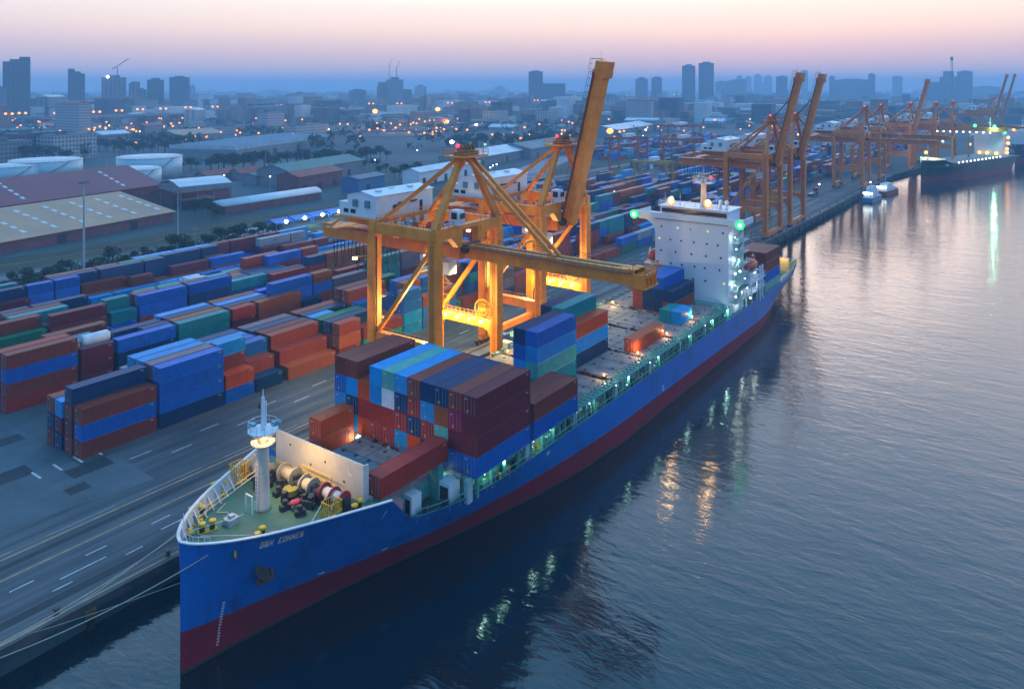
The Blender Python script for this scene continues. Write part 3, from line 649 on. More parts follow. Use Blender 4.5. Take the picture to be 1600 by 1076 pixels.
for a, b in (((52.3, 75.0, 13), (46.2, 76.8, 13.2)), ((60, 69.6, 13.9), (54.6, 66.6, 13.4)), ((60, 68.4, 13.9), (56.6, 65.9, 13.4)), ((59, 81, 14), (47.6, 78.7, 13.3)), ((58.7, 80.5, 13.8), (48.6, 78.3, 13.2)), ((50.4, 70.7, 13), (47.0, 75.2, 13.0)), ((51, 70.4, 13), (50.0, 69.0, 13.3)), ((51.6, 70.2, 13), (53.2, 67.6, 13.3))): lines.tube(a, b, .055, .055, 5)
lines.path([(51.0, 76.3, 12.45), (52.0, 77.6, 12.5), (51.2, 78.6, 12.5), (53, 79.6, 12.5)], .05)
part('deck_ropes', lines, mat('deck_rope_pale', (.5, .48, .36), .9), ship)
part('bow_staff', MB().tube((45.0, CY + .6, 12.4), (45.0, CY + .6, 16.4), .06, .04, 5), SHW, ship)
jr = MB(); rail(jr, [(46.2, CY - 2.4, 12.4), (45.2, CY - .8, 12.4), (45.1, CY + .8, 12.4), (46.0, CY + 2.6, 12.4)], 1.9, .035, .5); part('bow_railing', jr, SHW, ship)
# anchor in its dark pocket, starboard bow
def side_at(u, z): return CY - half(u, z)
ay = side_at(51.6, 9.0)
ao = part('anchor_pocket', MB().lathe((0, 0, 0), [(1.35, 0), (1.3, .12), (1.0, .16)], 20).xf(Matrix.Translation((51.4, side_at(51.4, 9.1) + .02, 9.1)) @ Matrix.Rotation(R(25), 4, 'Z') @ Matrix.Rotation(R(62), 4, 'X')), DARK, ship)
an = MB(); c0 = Vector((51.5, side_at(51.5, 8.8) - .28, 8.8))
an.beam(c0 + Vector((.3, .5, 1.0)), c0 + Vector((-.1, -.1, -.7)), .28, .28); an.beam(c0 + Vector((-.8, -.0, -.9)), c0 + Vector((.8, -.2, -.9)), .45, .4)
an.beam(c0 + Vector((-.8, 0, -.9)), c0 + Vector((-.55, -.05, .55)), .34, .3, 0, .12, .1); an.beam(c0 + Vector((.8, -.2, -.9)), c0 + Vector((.75, .1, .55)), .34, .3, 0, .12, .1)
part('anchor', an, RUST, ao)
for sg in (-1, 1):
    u = 48.2; y = CY + sg * half(u, 12.1)
    part('hawse_ring', MB().lathe((0, 0, 0), [(.42, -.05), (.45, .08), (.25, .1)], 14).xf(Matrix.Translation((u, y, 12.2)) @ Matrix.Rotation(R(-sg * 38), 4, 'Z') @ Matrix.Rotation(R(-sg * 90), 4, 'X')), [YELD], ship)
# the worn name on the bow, three and six weathered characters, too worn to read
GLY = ['1111 1000 1011 1001 1111', '1110 1010 1110 1011 1111', '1001 1001 1111 1001 1001', '1111 1000 1100 1000 1111', '1111 1001 1001 1001 1111', '1001 1101 1111 1011 1001']
u = 50.2
NMT = [mat('name_white', (.66, .60, .52), .6), mat('name_yellow', (.68, .52, .14), .6)]
def onside(u, z, off=.03): return Vector((u, side_at(u, z) - off, z))
for k, g in enumerate([0, 1, 2, -1, 3, 4, 2, 5, 3, 1]):
    if g < 0: u += .45; continue
    nm = MB()
    for i, rw in enumerate(GLY[g].split()):
        for j, ch in enumerate(rw):
            if ch == '1':
                z = 12.95 - i * .16; a = u + j * .085; P = [onside(a, z), onside(a + .095, z), onside(a + .095, z - .17), onside(a, z - .17)]
                nm.add(P, [(0, 1, 2, 3)], 0 if i > 1 else 1)
    u += .42
    part('name_character', nm, NMT, ship)
dm = MB()
for k in range(16):
    z = 1.2 + k * .33; P = [onside(48.0, z), onside(48.28, z), onside(48.28, z + .16), onside(48.0, z + .16)]; dm.add(P, [(0, 1, 2, 3)])
part('draft_marks', dm, MARK, ship)
dm = MB()
for uu, zz in ((58.5, 4.8), (66.2, 4.7), (94, 7.4), (94, 7.1), (133.5, 4.6), (133.5, 4.2), (133.7, 3.8)):
    P = [onside(uu, zz), onside(uu + .8, zz), onside(uu + .8, zz + .22), onside(uu, zz + .22)]; dm.add(P, [(0, 1, 2, 3)])
part('hull_marks', dm, MARK, ship)
# mooring ropes to the quay: things of their own
def mooring(p, q, sag, r, label):
    p, q = Vector(p), Vector(q); m = MB(); pts = []
    for i in range(17): t_ = i / 16; v = p.lerp(q, t_); v.z -= sag * 4 * t_ * (1 - t_); pts.append(v)
    m.path(pts, r, 6); solo('mooring_rope', m, ROPE, label, 'rope', tuple(q), 'bow mooring ropes')
mooring((47.6, CY + 4.5, 12.2), (26, QE + .75, 3.4), 1.0, .07, 'upper pale mooring rope running from the port bow down the quay edge')
mooring((48.4, CY + 5.2, 12.2), (26, QE + .9, 3.5), 1.7, .07, 'lower of the two pale ropes running side by side from port bow to quay')
mooring((46.0, CY - 2.4, 12.6), (26, QE + .65, 3.3), 1.2, .05, 'thin mooring rope leading off the blue starboard bow across the dark water')
mooring((53, side_at(53, 12.4), 12.3), (36, QE - .2, 3.0), .4, .025, 'thin taut line stretched across the blue bow plating')
# ---- hatches, side passages
HZ = 10.9; Y0, Y1 = CY - 11.4, CY + 11.4
BAYS = [(64.9, 76.5), (77.0, 89.3), (90.1, 102.5), (103.3, 115.7), (117.0, 129.4), (130.4, 142.8), (144.0, 156.4), (157.4, 169.9)]
for k, (a, b) in enumerate(BAYS):
    if k == 0: w0, w1 = CY - 7.6, CY + 7.6
    else: w0, w1 = Y0, Y1
    part('hatch_coaming', MB().box(a + .3, b - .3, w0 + .2, w1 - .2, 7.8, HZ - .75), TEAL if k < 2 else SHG, ship)
    n = 3; d = (w1 - w0) / n
    for j in range(n):
        m = MB().box(a, b, w0 + j * d + .06, w0 + (j + 1) * d - .06, HZ - .7, HZ - .02)
        for q in range(4):
            for e in (0.25, .75): m.cbox((a + 1.2 + q * (b - a - 2.4) / 3, w0 + (j + e) * d, HZ - .0), (.5, .35, .16), 1)
        for q in (.33, .66): m.box(a + (b - a) * q - .04, a + (b - a) * q + .04, w0 + j * d + .1, w0 + (j + 1) * d - .1, HZ - .02, HZ + .0, 1)
        part('hatch_cover', m, [HATCH, DARK], ship)
    if k:
        m = MB()                                          # clutter in the gap between two hatches
        for _ in range(34):
            y = rng.uniform(Y0, Y1); m.cbox((a - .45, y, HZ - .5 + rng.random() * .6), (rng.uniform(.2, .6), rng.uniform(.3, 1.2), rng.uniform(.2, .7)), rng.choice([0, 0, 1, 2]))
        rail(m, [(a - .45, Y0, HZ - .1), (a - .45, Y1, HZ - .1)], .9, .03, 1.5, 1)
        part('lashing_gear', m, [DARK, RUST, SHG], ship)
PIL = MB().box(-.14, .14, -.25, .25, 0, 3.05).box(-.3, .3, -.3, .3, 2.85, 3.08).mesh('stanchion', TEAL)
u = 78.0; k = 0
while u < 172:
    for sg in (-1, 1): inst('stanchion', PIL, ship, (u, CY + sg * 12.75, 7.8))
    u += 3.1
WID = MB().box(-.5, .5, -.3, .3, 0, 3.0).mesh('vent_trunk', mat('trunk_pale', (.28, .42, .44), .5))
for a, b in BAYS[1:]:
    for sg in (-1, 1): inst('vent_trunk', WID, ship, (a - .5, CY + sg * 12.6, 7.8))
sr = MB()
rail(sr, [(69.2, CY - 10.3, 7.8), (72, CY - 11.5, 7.8), (76.7, CY - 12.75, 7.8), (83, CY - 13.4, 7.8), (172, CY - 13.45, 7.8), (214, CY - 13.45, 7.8)], 1.5, .05, 1.5); rail(sr, [(76, CY + 13.45, 7.8), (214, CY + 13.45, 7.8)], 1.5, .05, 1.5)
part('side_railing', sr, TEAL, ship)
# stepped lashing frames and slanted struts over the open bays (starboard)
lf = MB()
for a, b in BAYS[3:]:
    x = a + .5
    while x < b - .5:
        lf.beam((x, CY - 12.9, 10.8), (x + 1.1, CY - 11.6, 11.5), .1, .25); lf.beam((x, CY - 13.2, 8.0), (x + .9, CY - 12.2, 10.6), .09, .12)
        lf.cbox((x + .5, CY - 12.3, 10.9), (.5, 1.5, .2)); x += 1.25
    lf.box(a, b, CY - 13.3, CY - 11.7, 10.75, 10.85); rail(lf, [(a, CY - 13.25, 10.85), (b, CY - 13.25, 10.85)], 1.0, .04, 1.2)
part('lashing_frame', lf, TEAL, ship)
for a, b in BAYS[1:3]: part('walkway_canopy', MB().box(a, b, CY - 13.3, CY - 11.5, 10.6, 10.72).box(a, b, CY + 11.5, CY + 13.3, 10.6, 10.72), TEAL, ship)
FT = [MB().box(-.6, .6, -.25, .25, 0, 1.0).box(-.62, .62, -.27, .27, 1.0, 1.06).mesh('deck_fitting', DARK), MB().lathe((0, 0, 0), [(.14, 0), (.14, .8), (.34, .85), (.3, 1.05)], 10).mesh('deck_fitting', SHW), MB().box(-.25, .25, -.2, .2, 0, 1.5).box(.25, .5, -.08, .08, 1.1, 1.25).mesh('deck_fitting', TEAL), MB().lathe((0, 0, .5), [(.45, -.25), (.45, -.2), (.2, -.19), (.2, .19), (.45, .2), (.45, .25)], 12, 0, 'y').box(-.3, .3, -.3, .3, 0, .15).mesh('deck_fitting', YELD)]
for k in range(76): inst('deck_fitting', FT[rng.choice([0, 0, 1, 2, 2, 3])], ship, (77.4 + k * 1.25 + rng.uniform(-.3, .3), CY - rng.uniform(11.7, 12.5), 7.8))
# lights along the passage (cold) and between the hatches (warm)
DKL = MB().ball((0, 0, 0), .085, 0, 8, 5).mesh('deck_lamp', COOL); DKW = MB().ball((0, 0, 0), .22, 0, 8, 5).mesh('deck_lamp', WARM)
for x, pw in ((79.5, 60), (84, 110), (91, 150), (95.5, 50), (103, 140), (107.2, 70), (116.3, 150), (121, 60), (129.6, 150), (133, 40), (143.3, 150), (148, 70), (156.8, 140), (161, 60), (170, 150)):
    inst('deck_lamp', DKL, ship, (x, CY - 12.9, 10.3)); light('deck_light', (x, CY - 12.7, 10.0), pw, (.55, 1.0, .82), ship, .15)
for x, y, pw in ((116.4, 64.0, 300), (129.9, 64.2, 330), (143.4, 64.4, 300), (156.9, 64.6, 260), (143.4, 84.5, 260), (156.9, 84.0, 300), (116.2, 84.5, 240), (103.0, 83.5, 240)):
    inst('deck_lamp', DKW, ship, (x, y, HZ + .6)); light('deck_light', (x, y, HZ + 1.0), pw, (1, .62, .25), ship, .2)
inst('deck_lamp', DKL, ship, (76.6, 67.0, 10.2)); light('deck_light', (76.2, 67.0, 10.2), 260, (.8, 1, .9), ship, .2)
inst('deck_lamp', DKL, ship, (76.6, 82.5, 10.6)); light('deck_light', (76.2, 82.5, 10.6), 160, (.8, 1, .9), ship, .2)
inst('deck_lamp', DKL, ship, (90.0, 62.0, 10.4)); light('deck_light', (89.8, 62.0, 10), 130, (.9, 1, .9), ship, .2)
# small deckhouses forward of the first stack, starboard
for x, y, w_, l_ in ((74.8, 63.6, 2.0, 2.2), (69.8, 65.6, 1.8, 1.6), (72.5, 84.6, 2.0, 2.0)):
    o = part('deck_house', MB().box(x, x + w_, y, y + l_, 7.8, 10.2), SHW, ship); part('doorway', MB().box(x - .02, x, y + .3, y + l_ - .5, 7.9, 9.7), DARK, o)
fw = MB().box(66.6, 68.0, 65.4, 65.7, 7.8, 10.6).box(66.6, 68.0, 67.2, 67.5, 7.8, 10.6).box(66.5, 68.1, 65.3, 67.6, 10.6, 10.8); part('companionway', fw, mat('companion_pink', (.42, .22, .22), .6), ship)
bp_ = MB()
for x, y in ((71.5, 64.6), (74.0, 63.7), (72.6, 65.4)): bp_.lathe((x, y, 7.8), [(.4, 0), (.4, .7), (.55, .75), (.5, .9)], 10)
part('mooring_bitts', bp_, DARK, ship)
# ---- superstructure
FX = 173.5; YA, YB = CY - 12.0, CY + 6.5
ACC = mat('accommodation_white', (.60, .66, .74), .45, var=.07, scale=.25)
sp = part('superstructure', MB().box(FX, FX + 10.5, YA, YB, 7.8, 29.0), ACC, ship)
part('front_base', MB().box(171.2, FX, Y0, Y1, 7.8, 10.6), TEAL, sp)
wing = MB(); wing.box(FX - .3, FX + 8, CY - 15.2, CY + 11.6, 29.0, 29.35); wing.box(FX - .3, FX - .1, CY - 15.2, CY + 11.6, 29.35, 30.5)
wing.box(FX - .1, FX + 8, CY - 15.2, CY - 15.0, 29.35, 30.5); wing.box(FX - .1, FX + 8, CY + 11.4, CY + 11.6, 29.35, 30.5)
arc = [(YB, 29.0), (YB, 25.0)] + [(YB + 3.2 * (1 - math.cos(R(a))), 25.0 + 3.6 * math.sin(R(a))) for a in range(10, 91, 10)] + [(YB + 4.6, 28.6), (YB + 4.6, 29.0)]
wing.xprism(arc, FX, FX + .4); wing.xprism([(YA, 29.0), (YA, 27.2), (YA - 1.2, 28.2), (YA - 2.9, 28.7), (YA - 2.9, 29.0)], FX, FX + .4)
part('bridge_wing', wing, ACC, sp)
wh = part('wheelhouse', MB().box(FX + 1.6, FX + 9.5, YA + .6, YB - .6, 29.35, 32.0).box(FX + 1.1, FX + 9.9, YA + .2, YB - .2, 32.0, 32.2), ACC, sp)
part('wheelhouse_window', MB().box(FX + 1.56, FX + 1.6, YA + 1.0, YB - 1.0, 30.3, 31.5), mat('dark_glass', (.015, .018, .022), .1), wh)
part('trim_line', MB().box(FX - .32, FX - .3, YA, YB, 29.0, 29.14), DARK, sp)
tr = MB(); rail(tr, [(FX + 1.2, YA + .3, 32.2), (FX + 1.2, YB - .3, 32.2), (FX + 9.8, YB - .3, 32.2)], 1.1, .04, 1.3); rail(tr, [(FX - .2, CY - 15.1, 30.5), (FX - .2, CY + 11.5, 30.5)], .25, .04, 1.4, 0, False)
part('roof_railing', tr, SHW, sp)
PH = MB().lathe((0, 0, 0), [(.26, -.02), (.26, .02)], 10, 0, 'x').mesh('porthole', mat('porthole_glass', (.02, .025, .03), .15))
PL = MB().lathe((0, 0, 0), [(.28, -.02), (.28, .02)], 10, 0, 'x').mesh('porthole', lampmat('lit_porthole', (.9, .82, .40), .6))
for i, z in enumerate((27.2, 24.2, 21.3, 18.4, 15.4)):
    n = 6 if i % 2 else 5
    for j in range(n):
        y = YA + 1.8 + (YB - YA - 3.4) * j / (n - 1) + (.5 if i % 2 else -.3) + rng.uniform(-.5, .5)
        lit = (i, j) in ((0, 1), (0, 3), (1, 5), (4, 0))
        inst('porthole', PL if lit else PH, sp, (FX - .03, y, z))
# radar mast, funnel
rm = part('radar_mast', MB().tube((FX + 4, CY - 4.4, 32.2), (FX + 4, CY - 4.4, 38.6), .85, .6, 12).box(FX + 2.4, FX + 5.6, CY - 6.6, CY - 2.2, 38.0, 38.2).tube((FX + 4, CY - 4.4, 38.6), (FX + 4, CY - 4.4, 42), .2, .1).beam((FX + 3.4, CY - 6.2, 39.4), (FX + 3.4, CY - 3.0, 39.7), .2, .3).beam((FX + 4, CY - 5.9, 40.4), (FX + 4, CY - 3.0, 40.4), .15, .2), mat('mast_tan', (.5, .42, .34), .5), sp)
rr = MB(); rail(rr, [(FX + 2.4, CY - 6.6, 38.2), (FX + 5.6, CY - 6.6, 38.2), (FX + 5.6, CY - 2.2, 38.2), (FX + 2.4, CY - 2.2, 38.2), (FX + 2.4, CY - 6.6, 38.2)], 1.0, .04, 1); part('mast_rail', rr, SHW, rm)
part('mast_beacon', MB().ball((FX + 3.6, CY - 6.4, 39.6), .32, 0, 10, 6), REDL, rm)
for y, z in ((YB - 4.0, 33.4), (CY - 6.9, 33.6)):
    bf = part('bridge_floodlight', MB().ball((FX + .4, y, z), .48, 0, 12, 8), lampmat('bridge_flood', (1.0, .78, .5), 12), sp); part('halo_disc', MB().lathe((FX + .6, y, z), [(1.05, -.35), (1.0, -.1), (.6, .2), (.2, .3)], 20, 0, 'x'), lampmat('amber_halo', (1.0, .36, .06), 1.0), bf); part('lamp_post', MB().tube((FX + 1.3, y, 32.2), (FX + 1.3, y, z + .2), .1), SHW, sp)  # self-glowing amber disc behind each bulb imitates its halo of glare
    light('bridge_light', (FX + .0, y, z + .9), 1100, (1, .60, .25), ship, .4)
for y, z in ((CY - 15.0, 29.6), (CY + 11.9, 29.6)):
    wl_ = part('wing_lamp', MB().ball((FX - .8, y, z), .5, 0, 10, 6), lampmat('green_flood', (.12, 1.0, .42), 10), sp); part('halo_disc', MB().lathe((FX - .6, y, z), [(1.1, -.3), (1.05, -.1), (.6, .15), (.2, .2)], 20, 0, 'x'), lampmat('green_halo', (.02, 1.0, .28), .9), wl_); light('wing_light', (FX - .9, y, z - .3), 700, (.1, 1, .45), ship, .3)  # green disc glows by itself, added to imitate glare around the lamp
ga = MB()
for y in (CY - 9, CY - 10.5, CY + 3.5): ga.lathe((FX + 3, y, 32.2), [(.4, 0), (.3, 1), (.55, 1.5), (.5, 2), (.1, 2.3)], 10)
for y in (CY - 11, CY - 8.2, CY + 1, CY + 5): ga.tube((FX + 2.5, y, 32.2), (FX + 2.5, y, 35.5), .06, .03, 5)
part('antenna', ga, SHW, sp)
fn = part('funnel', MB().box(187.5, 193.5, CY - 3, CY + 3, 7.8, 27.5), BLUE, sp); part('engine_casing', MB().box(FX + 10.5, 195, CY - 6, CY + 6, 7.8, 15.0), ACC, sp)
# starboard galleries: platforms, stairs, white lamps
gal = MB(); gl = [(10.8, 0), (13.4, .2), (16.2, .4), (19.0, .6), (21.8, .8), (24.6, 1.2)]
for z, s_ in gl:
    gal.box(FX + 1.2 + s_, FX + 10.5, YA - 1.5, YA, z - .12, z); rail(gal, [(FX + 1.2 + s_, YA, z), (FX + 1.2 + s_, YA - 1.45, z), (FX + 10.5, YA - 1.45, z)], 1.1, .05, 1.1)
    gal.beam((FX + 3, YA - .8, z), (FX + 7, YA - .8, z + 2.75), .7, .12)
part('side_gallery', gal, mat('gallery_green', (.28, .46, .42), .5), sp)
lg2 = MB().box(177, 196, YA - 1.6, YA + 2, 13.2, 13.4).box(184, 196, YA - 1.5, YA + 2, 10.6, 10.8); rail(lg2, [(184, YA - 1.5, 13.4), (196, YA - 1.5, 13.4)], 1.1, .05, 1.2); rail(lg2, [(184, YA - 1.5, 10.8), (196, YA - 1.5, 10.8)], 1.1, .05, 1.2)
for x in (178, 182, 186, 190, 194): lg2.box(x - .12, x + .12, YA - 1.5, YA - 1.2, 7.8, 13.3)
for x in (191.8, 193.8): lg2.box(x - .2, x + .2, YA - 1.7, YA - 1.3, 7.8, 16.5)
part('boat_deck', lg2, SHW, sp)
for x, z in ((175.2, 26.2), (176.0, 23.3), (177.5, 20.6), (175.2, 17.7), (178.5, 17.6), (175.3, 14.9), (179.5, 12.5), (183.5, 12.6), (187, 12.2), (175.6, 12.2), (189, 15.4), (182, 15.2), (179, 9.6), (186, 9.6)):
    inst('gallery_lamp', MB().ball((0, 0, 0), .26, 0, 8, 5).mesh('gallery_lamp', lampmat('gallery_white', (.9, 1.0, .94), 6)) if 'gallery_lamp' not in bpy.data.meshes else bpy.data.meshes['gallery_lamp'], sp, (x, YA - 1.0, z)).scale = (rng.uniform(.4, 1.25),) * 3
for x, z in ((175.2, 26), (177, 20.5), (176, 15), (182, 12.4), (188, 12.2), (179, 9.6)): light('gallery_light', (x, YA - 1.3, z), 95, (.85, 1, .93), ship, .3)
# stern
sd = MB(); rail(sd, [(208, CY - 13.3, 8.6), (224, CY - 12.6, 8.6), (231, CY - 11.3, 8.6), (235.8, CY - 9.4, 8.6), (235.8, CY + 9.4, 8.6)], 1.1, .05, 1.5); part('stern_railing', sd, SHW, ship)
part('stern_bulkhead', MB().box(226, 226.4, CY - 11, CY + 11, 7.8, 11.6).box(226.4, 234, CY - 11, CY - 10.7, 7.8, 10.2), mat('stern_yellow', (.6, .42, .14), .6), ship)
light('stern_light', (224, CY - 9, 12.5), 500, (1, .75, .35), ship, .3); light('stern_light', (213, CY - 11.5, 11), 200, (1, .6, .3), ship, .3)
part('stern_winch', MB().lathe((219, CY - 9.5, 9.4), [(1.2, -.1), (1.2, .1), (.7, .12), (.7, 1.8), (1.2, 1.82), (1.2, 2)], 16, 0, 'y').box(217.5, 220.5, CY - 10.5, CY - 6.5, 7.8, 8.5), DARK, ship)
# lifeboats on the boat deck: things of their own
def lifeboat(x, y, z, label):
    t = thing('lifeboat', label, 'lifeboat', (x, y, z - 1.3), 'lifeboats of the container ship')
    OR = mat('lifeboat_orange', (.50, .06, .025), .4)
    part('boat_hull', MB().ball((x, y, z), 1.0, 0, 16, 10, (3.7, 1.35, 1.3)), OR, t, True); part('canopy', MB().ball((x - .3, y, z + .75), 1.0, 0, 14, 8, (2.6, 1.0, .95)), OR, t, True)
    part('conning_hatch', MB().box(x + 1.2, x + 2.0, y - .4, y + .4, z + 1.2, z + 2.0), OR, t); part('davit', MB().beam((x - 2.4, y + .9, z - 1.3), (x - 2.4, y + .2, z + 2.3), .25, .3).beam((x + 2.4, y + .9, z - 1.3), (x + 2.4, y + .2, z + 2.3), .25, .3), SHW, t)
lifeboat(188.2, CY - 12.4, 17.2, 'orange enclosed lifeboat slung beside the starboard galleries')
part('boat_cradle', MB().box(184.6, 191.8, CY - 13.3, CY - 11.2, 15.5, 15.8).box(185.5, 185.9, CY - 13.2, CY - 11.3, 13.4, 15.5).box(190.4, 190.8, CY - 13.2, CY - 11.3, 13.4, 15.5), SHW, ship)
lifeboat(177.5, CY + 8.4, 19.0, 'orange lifeboat slung on the quay side of the white bridge block')
part('boat_cradle', MB().box(174.4, 181, YB, CY + 10, 17.3, 17.6), SHW, ship)
# ---- deck cargo
def column(bay, y, tiers, L=40, x=None, z0=HZ, where='', door=None):
    a = BAYS[bay][0] if x is None else x
    for q, c in enumerate(tiers):
        if c is None: continue
        lab = '%s %s container, %s, %s' % (NAMES[c], SIZE[L], ('on its own' if len(tiers) == 1 else level(q, len(tiers))), where)
        container(a + .05 + LEN[L] / 2, y, z0 + q * CH, L, c, lab, 'containers on the deck of the ship', door=rng.random() < .72 if door is None else door)
cols = [['azure', 'azure', 'blue', 'brown'], ['azure', 'navy', 'azure', 'brown'], ['orange', 'red', 'orange'], ['red', 'red', 'azure', 'azure'], ['red', 'red', 'white', 'mint'], ['azure', 'red', 'navy', 'azure'], ['orange', 'navy', 'red', 'brown'], ['navy', 'red', 'azure', 'navy'], ['blue', 'mint', 'rust', 'navy'], ['blue', 'maroon', 'pink', 'brown'], ['blue', 'maroon', 'maroon', 'maroon']]
for i, tcol in enumerate(cols):
    column(1, CY + 12.35 - 2.47 * i, tcol, where='%s column from quay, tall forward stack' % WORDS[i])
z1 = HZ
column(0, 66.5, ['red'], x=64.2, z0=HZ + 1.5, where='behind the breakwater, starboard foredeck', door=True)
part('cargo_bench', MB().box(65, 66, 66.0, 67.5, 7.8, HZ + 1.48), TEAL, ship); part('cargo_bench', MB().box(74.6, 75.6, 65.4, 67.6, 7.8, HZ + 1.48), TEAL, ship)
column(0, 84.4, ['orange', 'orange'], L=20, x=70.2, z0=9.9, where='short pair on port foredeck', door=True)
part('cargo_bench', MB().box(70.4, 71.2, 83.2, 85.6, 7.8, 9.88), TEAL, ship); part('cargo_bench', MB().box(75.2, 76, 83.2, 85.6, 7.8, 9.88), TEAL, ship)
for j, tcol in enumerate((['blue', 'brown'], ['blue', 'brown'], ['teal'], ['blue'], ['azure'])):
    column(2, CY - 12.35 + 2.47 * j, tcol, where='%s row from water, behind the tall stack' % WORDS[j])
for j, tcol in enumerate((['teal', 'mint', 'azure', 'blue'], ['navy', 'azure', 'blue', 'navy'])):
    column(3, 70.3 + 2.47 * j, tcol, where=['starboard', 'port'][j] + ' half of blue pair amidships', door=False)
column(4, 71.4, ['navy', 'azure', 'orange'], z0=HZ - 0, where='orange and blue stack amidships', door=False)
for j, tcol in enumerate((['navy', 'teal', 'teal', 'teal'], ['navy', 'navy', 'teal', 'navy'])):
    column(4, 73.95 + 2.47 * j, tcol, where=['starboard', 'port'][j] + ' half of teal stack amidships', door=False)
column(5, 66.2, ['orange'], x=130.6, where='beside the orange deck lamps', door=True)
column(6, 66.3, ['azure'], L=20, x=152.2, where='starboard one of two near bridge', door=False)
column(6, 68.8, ['teal'], L=20, x=152.0, where='port one of two near bridge', door=False)
for j, tcol in enumerate((['rust', 'navy'], ['navy', 'navy', 'blue'], ['navy', 'navy', 'blue'], ['brown', 'brown', 'brown'])):
    column(7, 70.6 + 2.47 * j, tcol, x=157.6, where='%s row from water, before the bridge' % WORDS[j], door=False)
for j in range(4):
    column(0, CY - 12.0 + 2.47 * j, ['blue', 'brown', 'brown'] if j < 3 else ['blue', 'brown'], x=197.5, z0=10.8, where='%s row from water, stern stack' % WORDS[j], door=False)
part('stern_hatch', MB().box(196.6, 210, CY - 13.3, CY + 11, 7.8, 10.78), TEAL, ship)
